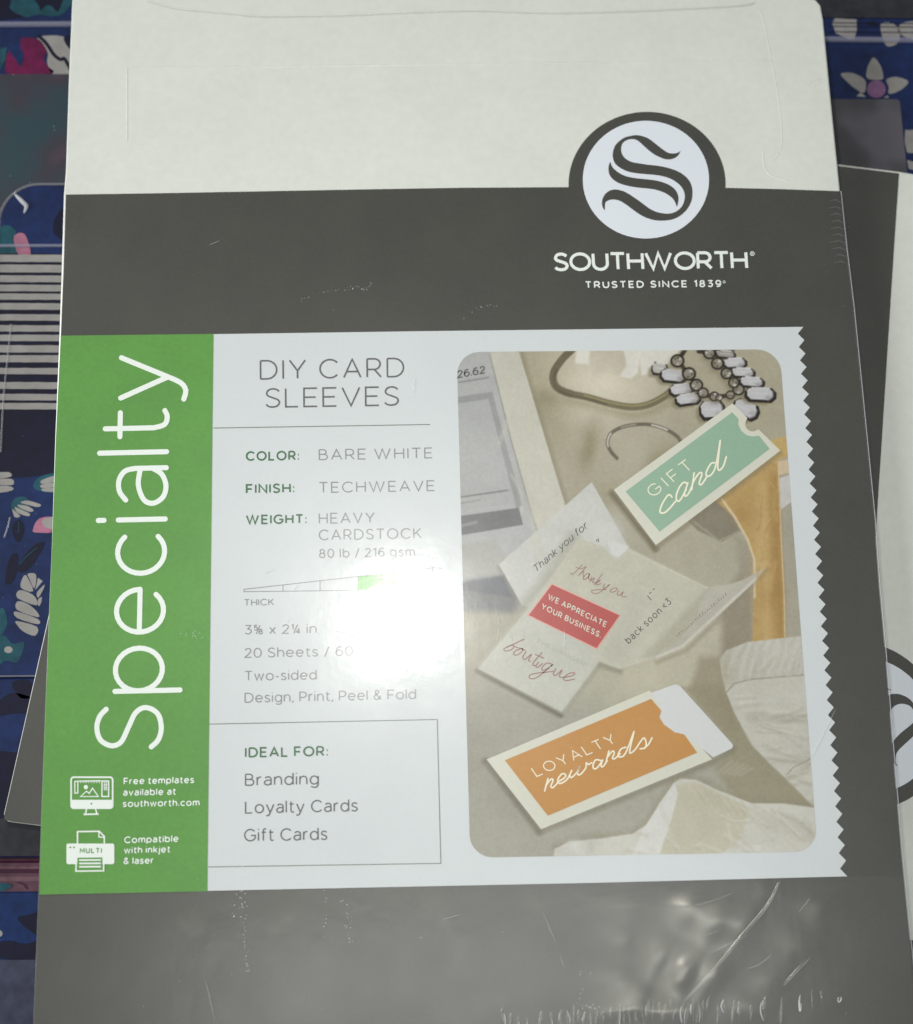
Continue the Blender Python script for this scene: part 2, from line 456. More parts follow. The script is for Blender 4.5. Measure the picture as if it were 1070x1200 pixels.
# faint die-cut grooves and the flap line of the top sheet
def emboss(px, r_, name, mat, hs=0.3):
    m_ = MB(); pts = []
    for (xa, ya), (xb, yb) in zip(px[:-1], px[1:]):
        n_ = max(2, int(math.hypot(xb - xa, yb - ya) / 6))
        pts += [(xa + (xb - xa) * k / n_, ya + (yb - ya) * k / n_) for k in range(n_)]
    pts.append(px[-1])
    m_.tube([W(x, y, -0.00002) for x, y in pts], r_, 8, 0, False, hs)
    m_.build(name, mat, body, smooth=True, weld=True)
fl = crom([(172, 0), (205, 9), (260, 14.5), (310, 18), (400, 17), (480, 13.5), (560, 11.5), (640, 14), (740, 12), (860, 6), (884, 2)], 8)
emboss([(149, 164), (149, 79), (300, 78), (560, 75), (760, 72.5), (904, 71)], 0.00027, "die_cut_line", M_cream, 0.42)
emboss(crom([(884, 12), (892, 16), (899, 45), (904, 71), (908, 90), (914, 130), (916, 170), (905, 190)], 4), 0.00024, "die_cut_line", M_cream, 0.22)
emboss([tuple(p) for p in crom([(894, 178), (896, 196), (905, 206), (925, 212)], 4)], 0.0003, "die_cut_line", M_cream, 0.2)
emboss([tuple(p) for p in fl], 0.00028, "flap_edge", M_cream, 0.5)
mb = MB(); mb.stroke([(x, y + 1.2) for x, y in fl], 0.8, 0.00003)  # shade below the flap edge painted as a darker line
mb.build("flap_painted_shade", print_mat("flap_shade_print", (190, 189, 181), mottle=0.05), body)
fls = MB()
fls.tube([W(x, y + 2.6, 0.00003) for x, y in fl[20:]], 0.00012, 6)
# grey sleeve with the round badge rising above its edge
ro = [(758.3 + 92 * math.cos(a), 216 - 85 * math.sin(a)) for a in np.linspace(math.pi + 0.04, -0.04, 50)]
ro = [(x, y) for x, y in ro]
sl = [(77.3, 228), (180, 226.5), (300, 224.3), (420, 222), (540, 220), (667, 219.3)] + ro + [(849.8, 220), (915, 221.6), (984.2, 224)]
sl += [(x - 1.0, y) for x, y in RIGHT[3:]] + [(1075.6, 1210), (1069, 1211.5), (47, 1212), (41, 1209)]
ins = {228: 3, 320: 3, 393: 2.4, 515: 2, 640: 1.6, 712: 1.3}
sl += [(x + ins.get(y, 1.0), y) for x, y in LEFT[::-1] if y > 228]
mb = MB(); mb.flat(sl, 0.00010)
sleeve = mb.build("grey_sleeve", M_grey, pack)
mb = MB(); mb.flat(ell(757, 210.5, 74, 69, 0, 359, 80)[:-1] , 0.00016)
mb.build("badge_disc", M_disc, sleeve)
SA = [(850,252),(830,268),(790,275),(740,270),(690,240),(620,185),(560,140),(510,118),(450,105),(400,110),(340,125),(290,155),(250,195),(230,240),(222,290),(232,345),(260,385),(310,420),(370,445),(450,460),(540,468),(620,475),(700,490),(770,515),(830,555),(870,600),(890,650),(890,700),(875,750),(845,790),(800,820),(740,835),(680,830),(620,815),(560,785),(500,740),(430,690),(360,645),(310,622),(250,610),(200,618),(160,645),(135,680),(122,730),(130,775),(148,802),(150,750),(160,725),(190,708),(230,703),(280,712),(340,745),(400,790),(470,840),(540,875),(610,895),(690,900),(770,890),(840,860),(900,810),(940,750),(960,690),(962,610),(945,550),(910,500),(860,460),(800,430),(720,405),(640,390),(550,380),(450,365),(400,355),(350,330),(320,300),(302,260),(302,215),(315,180),(345,155),(385,143),(430,145),(460,160),(500,195),(550,240),(610,285),(670,315),(720,330),(770,328),(815,308),(840,280)]
SB = [(200,355),(210,385),(235,420),(280,455),(340,485),(420,503),(500,512),(580,520),(660,535),(730,560),(780,590),(815,630),(833,680),(830,730),(818,768),(805,735),(785,700),(745,665),(690,635),(620,612),(540,600),(460,593),(380,580),(310,562),(250,535),(210,500),(188,460),(183,410),(190,375)]
mb = MB()
for s in (SA, SB): mb.flat(crom(zoomed(s, 690, 145, 7.926), 3, True), 0.00022)
mb.build("badge_letter", M_grey, sleeve)
mb = MB(); z = 0.00018
text(mb, "SOUTHWORTH", (649.5, 317.6), (877, 315.4), 21.8, 3.5, z, gap=0.06)
mb.stroke(ell(881.7, 297.2, 2.4, 2.3), 0.8, z)
text(mb, "R", (880.6, 298.5), (882.9, 298.5), 2.6, 0.6, z)
mb.build("name_lettering", M_pale, sleeve)
mb = MB()
text(mb, "TRUSTED SINCE 1839", (686, 337.8), (845.5, 336.2), 8.4, 1.6, z, gap=0.34, space=0.6)
mb.stroke(ell(848.6, 330.3, 1.3, 1.3), 0.6, z)
mb.build("tagline_lettering", M_pale, sleeve)

# white information panel with a pinked right edge
N = 38
A0, A1 = W(941.5, 383), W(993, 1027)
zig = []
def project(p):
    c = M.transposed() @ (p - CAM)
    return (CX + F * c.x / -c.z, CY - F * c.y / -c.z)
for i in range(N):
    a = A0.lerp(A1, i / N); b = A0.lerp(A1, (i + 0.5) / N) - Vector((0.0017, 0, 0))
    zig += [project(a), project(b)]
zig.append((993, 1027))
mb = MB(); mb.flat([(246, 391.6), (500, 388), (760, 385)] + zig + [(700, 1034.5), (243, 1044)], 0.00016)
panel = mb.build("info_panel", M_panel, pack)

zt = 0.00022
mb = MB()
text(mb, "DIY CARD", (304.5, 445), (473.8, 442), 23.2, 1.9, zt, gap=0.26)
text(mb, "SLEEVES", (311, 478), (467.5, 475.4), 23.2, 1.9, zt, gap=0.22)
mb.build("heading_lettering", M_txt, panel)
mb = MB()
for s, a, b in (("COLOR:", (288, 540), (351, 539.2)), ("FINISH:", (288, 578.4), (345.5, 577.3)), ("WEIGHT:", (288, 614.5), (360, 613.5)), ):
    text(mb, s, a, b, 11.4, 2.0, zt, gap=0.24)
mb.build("caption_lettering", M_dgreen, panel)
mb = MB()
text(mb, "IDEAL FOR:", (287, 887.8), (385, 886), 12.2, 2.0, zt, gap=0.24)
mb.build("use_heading_lettering", M_dgreen, panel)
mb = MB()
for s, a, b, cp in (("BARE WHITE", (373.6, 539.2), (507, 537)  , 12.8), ("TECHWEAVE", (373.6, 577.6), (509.4, 575.4), 12.8), ("HEAVY", (373.6, 613.7), (439, 612.6), 12.6), ("CARDSTOCK", (373.6, 633.2), (494, 631), 12.6), ("80 lb / 216 gsm", (374, 654), (486, 651.6), 10.8)):
    text(mb, s, a, b, cp, 1.25, zt, gap=0.28)
mb.build("detail_lettering", M_txt2, panel)
mb = MB()
text(mb, "3\u215d x 2\u00bc in", (286.6, 743.6), (371, 742), 11.2, 1.25, zt)
text(mb, "20 Sheets / 60 Sleeves", (286.6, 771), (487, 767), 11.6, 1.25, zt)
text(mb, "Two-sided", (286.6, 797.8), (371, 796.4), 11.6, 1.25, zt)
text(mb, "Design, Print, Peel & Fold", (286.6, 823.6), (487.5, 819.2), 11.8, 1.25, zt)
text(mb, "THICK", (286, 710), (321, 709.3), 8.0, 1.1, zt)
mb.build("size_lettering", M_txt2, panel)
mb = MB()
text(mb, "Branding", (287, 921), (373.6, 919.4), 14.4, 1.55, zt)
text(mb, "Loyalty Cards", (287, 953.5), (419.3, 951), 14.6, 1.55, zt)
text(mb, "Gift Cards", (286, 986.2), (383.5, 984.4), 14.8, 1.55, zt)
mb.build("use_lettering", M_txt, panel)
mb = MB()
mb.stroke([(250, 501.6), (504, 497.4)], 1.0, zt)
mb.build("heading_rule", M_rule, panel)
mb = MB()
mb.stroke([(245.4, 848.6), (512.4, 843.2), (516.6, 1011.8), (244, 1016)], 1.0, zt)
mb.build("box_outline", M_rule, panel)
mb = MB()
mb.stroke([(508, 690.6), (286, 693.4), (286, 690.6), (507, 665.6), (508, 690.6)], 0.9, zt)
for x in (331.6, 375, 419.4, 464):
    yt = 690.6 - (x - 286) / 221 * 25
    mb.stroke([(x, yt), (x, 693 - (x - 286) / 222 * 2.6)], 0.9, zt)
mb.flat([(419.6, 676), (463.8, 671), (464, 691.4), (419.6, 691.9)], zt - 2e-5, 1)
mb.build("thickness_gauge", [M_txt2, print_mat("gauge_green_print", (130, 190, 120))], panel)

# green strip
mb = MB(); mb.flat([(71.2, 393.3), (160, 392.3), (250.2, 391.3), (243, 1044.5), (46.2, 1048.4), (48.5, 960), (54.5, 800), (58, 712), (61, 640), (65.4, 515)], 0.00024)
strip = mb.build("green_strip", M_green, pack)
zs = 0.00030
mb = MB()
text(mb, "Specialty", (188.5, 878), (197.5, 415), 79, 6.0, zs, up=(-75.5, 1.7), rnd=True, gap=0.19)
mb.build("title_lettering", M_pale, strip)
mb = MB()
for s, a, b in (("Free templates", (144.8, 919.4), (227.4, 917.6)), ("available at", (144.2, 932.6), (206.4, 931.3)), ("southworth.com", (143.8, 945.8), (234, 944.2)), ("Compatible", (145.6, 988.2), (209.2, 986.6)), ("with inkjet", (145.2, 1000.3), (199.8, 999)), ("& laser", (144.8, 1012.8), (180.2, 1012))):
    text(mb, s, a, b, 8.0, 1.3, zs, gap=0.22)
mb.build("note_lettering", M_pale, strip)
def Q(*pts): return zoomed(pts, 50, 880, 5.095)
def rrect(x0, y0, x1, y1, r, n=5):
    o = []
    for cx, cy, a in ((x1 - r, y0 + r, -90), (x1 - r, y1 - r, 0), (x0 + r, y1 - r, 90), (x0 + r, y0 + r, 180)):
        o += ell(cx, cy, r, r, a, a + 90, n)
    return o
mb = MB()
rr = rrect(170, 157, 418, 342, 16); mb.stroke(Q(*rr, rr[0]), 1.9, zs)
mb.flat(Q(*([(170, 292), (418, 292)] + ell(402, 326, 16, 16, 0, 90, 5) + ell(186, 326, 16, 16, 90, 180, 5))), zs + 4e-5)
mb.stroke(Q((262, 346), (256, 378)), 1.6, zs); mb.stroke(Q((316, 346), (324, 378)), 1.6, zs); mb.stroke(Q((244, 379), (334, 377)), 1.9, zs)
mb.stroke(Q((192, 182), (192, 252), (210, 252), (210, 182), (192, 182)), 1.3, zs)
mb.stroke(Q((214, 180), (348, 178)), 1.3, zs)
for k in range(8): mb.stroke(Q((226 + 16 * k, 182), (226 + 16 * k, 192)), 1.0, zs)
mb.stroke(Q((354, 180), (354, 272), (394, 272), (394, 180), (354, 180)), 1.5, zs)
for k in range(3):
    yk = 190 + 16 * k; mb.stroke(Q((367, yk), (383, yk), (383, yk + 11), (367, yk + 11), (367, yk)), 0.8, zs)
mb.flat(Q(*ell(258, 216, 13, 13, 0, 340, 16)), zs)
mb.stroke(Q((226, 273), (262, 240), (278, 254), (298, 222), (332, 272), (226, 273)), 1.3, zs)
mb.flat(Q(*ell(291, 315, 5, 6, 0, 340, 10)), zs + 8e-5, 1)
mb.build("monitor_icon", [M_pale, M_green], strip)
mb = MB()
mb.stroke(Q((208, 556), (208, 482), (338, 480), (368, 510), (368, 552)), 1.7, zs)
mb.stroke(Q((336, 480), (336, 514), (368, 516)), 1.4, zs)
mb.flat(Q(*rrect(142, 553, 428, 676, 12)), zs + 4e-5)
mb.flat(Q((208, 638), (356, 636), (358, 714), (204, 716)), zs + 7e-5, 1)
mb.stroke(Q((200, 676), (198, 718), (364, 716), (364, 676)), 1.7, zs + 9e-5)
for yy in (652, 672, 692): mb.stroke(Q((218, yy), (348, yy - 1)), 1.9, zs + 1e-4)
for xx in (165, 187): mb.flat(Q(*ell(xx, 576, 6, 5, 0, 330, 8)), zs + 8e-5, 1)
text(mb, "MULTI", (93.4, 1000), (119.2, 999.7), 6.2, 1.1, zs + 8e-5, 1, gap=0.3)
mb.build("printer_icon", [M_pale, M_green], strip)

# ------------------------------------------------------------------ the printed photograph (printed matter: its tones are ink)
NX, NY = 400, 590
vv = np.linspace(0, 1, NY); uu = np.linspace(0, 1, NX)
TL, TR, BR, BL = np.array((535.2, 412.5)), np.array((913.6, 409.3)), np.array((958, 998)), np.array((551, 1005.2))
PX = np.zeros((NY, NX)); PY = np.zeros((NY, NX))
rad = 27.0
for j, v in enumerate(vv):
    a = TL + (BL - TL) * v; b = TR + (BR - TR) * v
    hgt = 592.0; e = min(v, 1 - v) * hgt; w = np.hypot(*(b - a))
    inset = rad - math.sqrt(max(0.0, rad ** 2 - max(0.0, rad - e) ** 2)) if e < rad else 0.0
    u2 = inset / w + uu * (1 - 2 * inset / w)
    PX[j] = a[0] + (b[0] - a[0]) * u2; PY[j] = a[1] + (b[1] - a[1]) * u2
IMG = np.zeros((NY, NX, 3))
def noise(sig):
    ny, nx = max(3, int(590 / sig)), max(3, int(400 / sig))
    s = rng.random((ny + 2, nx + 2))
    gx = (PX - 530) / 435 * nx; gy = (PY - 405) / 605 * ny
    gx = np.clip(gx, 0, nx); gy = np.clip(gy, 0, ny)
    i = gy.astype(int); k = gx.astype(int); fy = gy - i; fx = gx - k
    fy = fy * fy * (3 - 2 * fy); fx = fx * fx * (3 - 2 * fx)
    return s[i, k] * (1 - fx) * (1 - fy) + s[i, k + 1] * fx * (1 - fy) + s[i + 1, k] * (1 - fx) * fy + s[i + 1, k + 1] * fx * fy - 0.5
def segd(x0, y0, x1, y1):
    dx, dy = x1 - x0, y1 - y0; L = dx * dx + dy * dy + 1e-9
    t = np.clip(((PX - x0) * dx + (PY - y0) * dy) / L, 0, 1)
    return np.hypot(PX - x0 - t * dx, PY - y0 - t * dy)
def mask_poly(pts, feather=0.7):
    pts = [tuple(p) for p in pts]
    d = np.full((NY, NX), 1e9); ins = np.zeros((NY, NX), bool)
    for (x0, y0), (x1, y1) in zip(pts, pts[1:] + pts[:1]):
        d = np.minimum(d, segd(x0, y0, x1, y1))
        c = (y0 > PY) != (y1 > PY)
        if y1 != y0: ins ^= c & (PX < (x1 - x0) * (PY - y0) / (y1 - y0) + x0)
    sd = np.where(ins, d, -d)
    m = np.clip(sd / (2 * feather) + 0.5, 0, 1)
    return m * m * (3 - 2 * m)
def mask_line(pts, w, feather=0.6):
    d = np.full((NY, NX), 1e9)
    for (x0, y0), (x1, y1) in zip(pts[:-1], pts[1:]): d = np.minimum(d, segd(x0, y0, x1, y1))
    return np.clip((w / 2 - d) / (2 * feather) + 0.5, 0, 1)
def mask_blob(x, y, rx, ry, ang=0):
    c, s = math.cos(math.radians(ang)), math.sin(math.radians(ang))
    X_, Y_ = PX - x, PY - y
    return np.exp(-(((X_ * c + Y_ * s) / rx) ** 2 + ((-X_ * s + Y_ * c) / ry) ** 2))
def lay(m, c, k=1.0):
    global IMG
    m = (m * k)[..., None]; IMG = IMG * (1 - m) + np.array(c, float) * m
# table top of the photographed desk
t = (PY - 410) / 590
for i in range(3):
    IMG[..., i] = (190, 182, 158)[i] * (1 - t) + (184, 181, 166)[i] * t
lay(mask_blob(708, 448, 62, 44), (232, 224, 202), 1.0)
lay(mask_blob(800, 740, 70, 60), (212, 206, 184), 0.9)
lay(mask_blob(760, 800, 60, 30), (216, 210, 184), 0.7)
lay(mask_blob(640, 480, 25, 60, -15), (172, 162, 134), 0.6)
lay(mask_blob(690, 525, 10, 26, 10), (150, 140, 108), 0.75)
lay(mask_blob(700, 585, 40, 18, -30), (166, 157, 128), 0.6)
lay(mask_blob(880, 470, 40, 60), (186, 178, 152), 0.6)
lay(mask_blob(575, 880, 50, 90), (174, 171, 158), 0.7)
lay(mask_blob(660, 860, 50, 30), (178, 175, 162), 0.6)
lay(mask_blob(745, 540, 34, 34), (200, 193, 172), 0.8)
lay(mask_blob(772, 545, 14, 30, 35), (158, 148, 116), 0.7)
lay(mask_blob(640, 468, 20, 10), (160, 150, 122), 0.6)
# tablet
tab = [(530, 405), (607, 408), (662, 591), (690, 690), (530, 686)]
lay(mask_line([(609, 408), (664, 591), (672, 620)], 5, 3), (150, 142, 118), 0.6)
lay(mask_poly(tab, 0.7), (217, 214, 199))
lay(mask_poly([(530, 405), (572, 408), (600, 520), (634, 640), (645, 690), (530, 690)], 0.8), (196, 196, 194))
lay(mask_line([(572, 408), (600, 520), (634, 640)], 1.6, 0.8), (168, 166, 158))
lay(mask_poly([(530, 466), (577, 459), (598, 540), (613, 592), (605, 596), (592, 545), (572, 468), (530, 474)], 1.0), (170, 170, 170))
lay(mask_poly([(530, 474), (572, 468), (592, 545), (604, 590), (530, 600)], 1.0), (193, 193, 191))
lay(mask_line([(530, 584), (595, 574.5)], 1.8, 0.7), (142, 142, 140))
lay(mask_line([(538, 590), (562, 586)], 2.0, 0.9), (170, 170, 168))
lay(mask_poly([(530, 606), (608, 595), (613, 615), (530, 629)], 0.9), (134, 134, 133))
lay(mask_line([(541, 616), (558, 612)], 3.5, 1.2), (165, 165, 165))
lay(mask_line([(538, 448), (572, 442.5)], 2.2, 0.9), (160, 160, 160))
lay(mask_poly([(530, 640), (580, 632), (600, 668), (530, 684)], 4), (188, 186, 178), 0.8)
lay(mask_poly([(530, 683), (600, 672), (640, 700), (600, 718), (530, 716)], 6), (128, 130, 132), 0.85)
lay(mask_poly([(530, 684), (592, 674), (600, 700), (530, 690)], 2.5), (112, 114, 120), 0.7)
# gauze, ribbon
lay(mask_poly([(690, 405), (760, 405), (772, 440), (740, 446), (712, 436), (696, 440)], 6), (214, 206, 186), 0.8)
for pg in ([(676, 405), (692, 405), (690, 427), (674, 426)], [(730, 405), (752, 405), (748, 436), (740, 444), (726, 441), (734, 428)], [(748, 405), (800, 405), (790, 420), (772, 436), (752, 440)]):
    lay(mask_poly(pg, 1.8), (240, 237, 226), 0.95)
rb = crom([(672, 408), (658, 422), (648.5, 438), (651, 452), (664, 460), (690, 466), (715, 473), (740, 477), (760, 474), (778, 465), (790, 455)], 5)
lay(mask_line([(x + 2, y + 9) for x, y in rb[20:]], 8, 5), (164, 154, 124), 0.6)
lay(mask_line(rb, 8.2, 0.9), (128, 118, 92))
lay(mask_line(rb[:22], 8.6, 0.9), (116, 106, 84), 0.7)
lay(mask_line([(x, y - 1.4) for x, y in rb[24:]], 1.8, 0.8), (166, 158, 112))
lay(mask_line([(x + 1, y + 2) for x, y in rb[8:30]], 1.6, 0.8), (92, 82, 62), 0.7)
# hanger hook
hk = crom([(723, 537), (716, 529), (712, 519), (716, 508), (728, 501), (745, 497.5), (764, 498), (782, 504), (794, 512), (800, 522)], 5)
lay(mask_line(hk, 4.2, 0.7), (122, 114, 98))
lay(mask_line(hk[8:16], 1.7, 0.6), (222, 216, 204)); lay(mask_line(hk[30:36], 1.8, 0.6), (226, 222, 212)); lay(mask_line(hk[20:26], 1.2, 0.6), (190, 184, 170))
# necklace
def nz(x, y): return (640 + x / 3.69, 405 + y / 3.69)
def stone(cx, cy, w, h, ang, tone=(214, 212, 214)):
    c, s = math.cos(math.radians(ang)), math.sin(math.radians(ang)); k = []
    for a, b in ((-1, -.4), (-.7, -1), (.7, -1), (1, -.4), (1, .4), (.7, 1), (-.7, 1), (-1, .4)): k.append((a * w / 2, b * h / 2))
    def out(gw, ox, oy): return [nz(cx + (a * gw) * c - (b * gw) * s + ox, cy + (a * gw) * s + (b * gw) * c + oy) for a, b in k]
    lay(mask_poly(out(1.12, -16, 18), 2.2), (136, 126, 96), 0.6)
    lay(mask_poly(out(1.24, 2, 6), 0.8), (44, 38, 30))
    lay(mask_poly(out(0.98, 0, 0), 0.7), tone)
    x, y = nz(cx + w * .3 * c, cy + h * .3)
    lay(mask_blob(x, y, 3, 2.4), (170, 166, 166), 0.8)
    o_ = out(0.98, 0, 0)
    lay(mask_line([o_[5], o_[4], o_[3]], 2.2, 0.9), (176, 172, 174), 0.8)
    lay(mask_line([o_[0], o_[1], o_[2]], 1.6, 0.7), (244, 242, 244), 0.8)
    lay(mask_line([nz(cx - w * .3 * c, cy - w * .3 * s), nz(cx + w * .3 * c, cy + w * .3 * s)], 1.2, 0.8), (228, 226, 230), 0.7)
    for q in out(1.06, 0, 2)[1:7:2]: lay(mask_blob(*q, 1.1, 1.1), (60, 50, 40), 0.9)
def crystal(cx, cy, r):
    x, y = nz(cx, cy); rr = r / 3.69
    lay(mask_blob(x - 1.5, y + 3.5, rr * 1.1, rr), (110, 100, 74), 0.6)
    lay(mask_poly(ell(x, y, rr * 1.15, rr * 1.1, 0, 340, 14), 0.7), (46, 40, 32))
    lay(mask_poly(ell(x, y, rr * .85, rr * .8, 0, 340, 14), 0.8), (158, 150, 134))
    for k in range(4):
        a = rng.random() * 6.3
        lay(mask_blob(x + math.cos(a) * rr * .5, y + math.sin(a) * rr * .5, 1.4, 1.2), (236, 234, 226) if k % 2 else (84, 74, 60), 0.9)
for ln in ([(600, 20), (570, 65), (612, 120), (650, 170), (690, 215), (730, 222), (800, 215), (830, 190), (810, 155), (780, 118), (740, 75), (705, 30), (660, 25)],):
    lay(mask_line([nz(*q) for q in ln], 5, 0.9), (64, 56, 42))
lay(mask_poly([nz(*q) for q in ((690, 10), (815, 12), (810, 52), (700, 50))], 0.8), (74, 66, 54))
for s_ in ((490, 98, 60, 44, 10, (204, 200, 190)), (548, 128, 96, 48, 6), (585, 187, 92, 42, -8), (612, 229, 94, 42, -8), (716, 275, 92, 68, -4), (862, 272, 100, 60, 25), (775, 35, 72, 28, 4, (170, 166, 156)), (815, 73, 86, 38, -2), (850, 114, 88, 36, 4), (888, 155, 92, 38, 5), (925, 208, 112, 52, 3)):
    stone(*s_)
for c_ in ((568, 66, 27), (618, 122, 27), (650, 171, 26), (679, 204, 22), (728, 220, 20), (748, 224, 14), (797, 213, 18), (832, 190, 24), (812, 160, 22), (781, 120, 24), (741, 77, 25), (706, 33, 24)):
    crystal(*c_)
# strap, strip at the right, pad under the gift card
lay(mask_poly([(905, 515), (930, 508), (930, 560), (912, 545), (890, 560)], 1.5), (210, 180, 118))
lay(mask_poly([(800, 604), (842, 578), (868, 622), (846, 635), (818, 622)], 1.5), (150, 142, 124))
lay(mask_line([(806, 606), (843, 634), (868, 622)], 2, 1.2), (176, 170, 152))
lay(mask_poly([(846, 700), (884, 650), (884, 752), (846, 768)], 7), (158, 146, 126), 0.8)
lay(mask_poly([(860, 625), (884, 640), (884, 700), (870, 690)], 5), (176, 168, 148), 0.8)
lay(mask_poly([(912, 540), (935, 530), (960, 760), (914, 760)], 1.2), (184, 178, 160))
strap = [(838, 586), (900, 540), (913, 545), (915.5, 620), (918.5, 672), (920, 760), (881.5, 760), (883.5, 696), (883, 655), (875, 632), (861, 607)]
lay(mask_poly(strap, 1.0), (202, 168, 108))
lay(mask_blob(890, 660, 9, 60), (222, 192, 134), 0.7)
lay(mask_blob(870, 600, 14, 14), (184, 146, 88), 0.5)
lay(mask_blob(902, 700, 14, 20), (180, 142, 86), 0.6)
lay(mask_line([(908, 560), (910, 640), (914, 700), (915, 760)], 8, 6), (172, 134, 78), 0.7)
lay(mask_line([(894, 570), (896, 640), (899, 700), (899, 760)], 5, 5), (224, 194, 138), 0.6)
lay(mask_line([(846, 585), (862, 607), (876, 632), (884, 655), (884.5, 700)], 2.4, 0.9), (236, 218, 182))
lay(mask_line([(912, 545), (915, 620), (919, 700), (920, 760)], 1.4, 0.7), (228, 208, 168))
lay(mask_poly([(911, 541), (924, 538), (925.5, 554), (913, 557)], 0.9), (228, 206, 172))
lay(mask_poly([(913.5, 560), (926, 556), (928, 588), (915, 597)], 0.9), (218, 215, 210))
# shirt cuff, shirt, lower cloth
lay(mask_poly([(846, 800), (862, 840), (885, 876), (955, 946), (870, 945), (838, 902), (858, 872), (800, 806)], 5), (168, 160, 132), 0.85)
lay(mask_poly([(820, 770), (850, 770), (853, 812), (870, 850), (850, 858), (808, 808)], 6), (166, 156, 130), 0.75)
shirt = [(851, 811), (868, 798), (960, 786), (965, 952), (952, 944), (929, 920), (906, 898.5), (881, 873), (861, 836)]
lay(mask_poly(shirt, 1.1), (218, 215, 202))
for a_, b_, c_ in (((868, 822), (950, 812), (226, 224, 214)), ((880, 842), (955, 838), (188, 182, 166)), ((900, 860), (956, 866), (224, 221, 210)), ((908, 886), (950, 886), (196, 190, 174)), ((925, 912), (953, 892), (182, 175, 156))):
    lay(mask_line([a_, ((a_[0] + b_[0]) / 2, (a_[1] + b_[1]) / 2 + 3), b_], 6, 5), c_, 0.6)
lay(mask_line([(922, 908), (930, 899), (953, 888)], 1.2, 0.8), (164, 156, 136), 0.8)
cuff = [(843.5, 773), (851, 762.5), (876, 752.5), (910, 748.5), (962, 743), (962, 789), (942, 791), (868, 798), (851, 812), (846, 790)]
lay(mask_poly(cuff, 1.0), (209, 206, 193))
cm = mask_poly(cuff, 1.0)
lay(cm * (np.sin((PX + PY * 0.25) * 0.55 + 3 * noise(9)) > 0.2), (224, 222, 212), 0.45)
lay(cm * mask_blob(850, 785, 10, 24), (192, 186, 162), 0.8)
lay(mask_line([(851, 812), (860, 801), (880, 796), (942, 791)], 1.2, 0.7), (168, 162, 146))
cloth = [(648, 1010), (650, 995), (668, 986), (702, 983), (742, 977), (758, 966), (773, 941), (790, 917), (797, 912.5), (816, 914), (841, 926), (881, 941.5), (917, 941.5), (965, 948), (965, 1010)]
lay(mask_line([(x, y - 3) for x, y in cloth[1:]], 5, 4), (164, 156, 132), 0.55)
lay(mask_poly(cloth, 1.0), (224, 222, 210))
lay(mask_poly([(793, 920), (816, 916), (842, 929), (880, 948), (866, 985), (836, 1008), (770, 1008), (780, 960)], 3), (212, 206, 182), 0.9)
lay(mask_poly([(790, 918), (795, 930), (784, 970), (771, 1006), (740, 1006), (752, 975), (774, 942)], 1.5), (234, 233, 226))
lay(mask_poly([(884, 950), (950, 962), (956, 990), (920, 980), (890, 968)], 4), (214, 210, 196), 0.8)
lay(mask_poly([(848, 1000), (866, 992), (896, 990), (912, 1006), (846, 1006)], 2.0), (234, 232, 224))
lay(mask_line([(905, 950), (935, 962), (955, 980)], 3, 3), (186, 180, 158), 0.6)
for k in range(7):
    x = 812 + 9 * k + rng.random() * 5; lay(mask_line([(x, 922 + k * 3), (x + 14, 936 + 3 * k + 6)], 1.5, 1.5), (190, 183, 158), 0.45)
for k in range(5):
    lay(mask_line([(842 + k * 6, 905 + k), (858 + k * 6, 892 + 2 * k)], 2, 2), (206, 200, 180), 0.5)
lay(mask_blob(672, 992, 8, 7), (236, 235, 228), 0.8); lay(mask_blob(692, 992, 5, 8), (204, 200, 186), 0.6)
# soft shadows under the loose cards
lay(mask_line([(717, 578), (768, 643)], 7, 3), (124, 116, 90), 0.85)
lay(mask_line([(768, 643), (914, 531)], 5, 3), (140, 130, 104), 0.6)
lay(mask_line([(569, 892), (632, 975)], 7, 3), (136, 130, 110), 0.85)
lay(mask_line([(632, 975), (836, 893), (860, 878)], 6, 3.5), (142, 136, 114), 0.7)
lay(mask_line([(560, 786), (657, 838)], 6, 2.5), (118, 114, 100), 0.9)
lay(mask_line([(703, 779), (727, 787)], 5, 3), (146, 140, 122), 0.7)
lay(mask_line([(660, 834), (704, 778)], 4, 3), (160, 156, 138), 0.6)
lay(mask_line([(585, 665), (612, 712)], 4, 3), (150, 148, 140), 0.7)
# thank-you notes
note = [(584.7, 661.5), (693.5, 564.8), (737, 642), (740, 700), (640, 720), (611, 708.6)]
lay(mask_poly(note, 0.8), (218, 218, 211))
lay(mask_blob(712, 625, 18, 22), (226, 226, 220), 0.8)
lay(mask_poly([(712, 632), (737, 640), (728, 655), (716, 650)], 1.5), (232, 232, 228))
lay(mask_line([(672, 630), (640, 680), (612, 712)], 14, 6), (188, 186, 172), 0.75)
main = [(679, 631), (706, 640), (722, 656), (737, 642), (828.7, 688), (851, 713), (801, 759), (768, 771), (726.5, 784), (702, 775), (658.4, 834), (560.5, 783.6), (620, 712)]
lay(mask_poly(main, 0.8), (213, 210, 192))
lay(mask_poly([(640, 690), (700, 775), (658.4, 834), (560.5, 783.6), (620, 712)], 6), (214, 214, 203), 0.9)
lay(mask_blob(690, 655, 24, 14, 20), (205, 202, 182), 0.7)
lay(mask_poly([(742, 690), (760, 700), (735, 770), (720, 780), (706, 772)], 7), (204, 202, 186), 0.7)
lay(mask_poly([(828, 689), (846, 692), (812, 740), (770, 770), (752, 770), (790, 730)], 5), (194, 188, 168), 0.75)
flap = [(828.7, 688), (850, 686), (872, 679), (896.8, 665), (886, 680), (851, 713), (801, 759), (768, 771), (790, 756), (812, 732)]
lay(mask_line([(898, 668), (852, 717), (803, 763), (770, 776)], 4, 3), (160, 152, 130), 0.6)
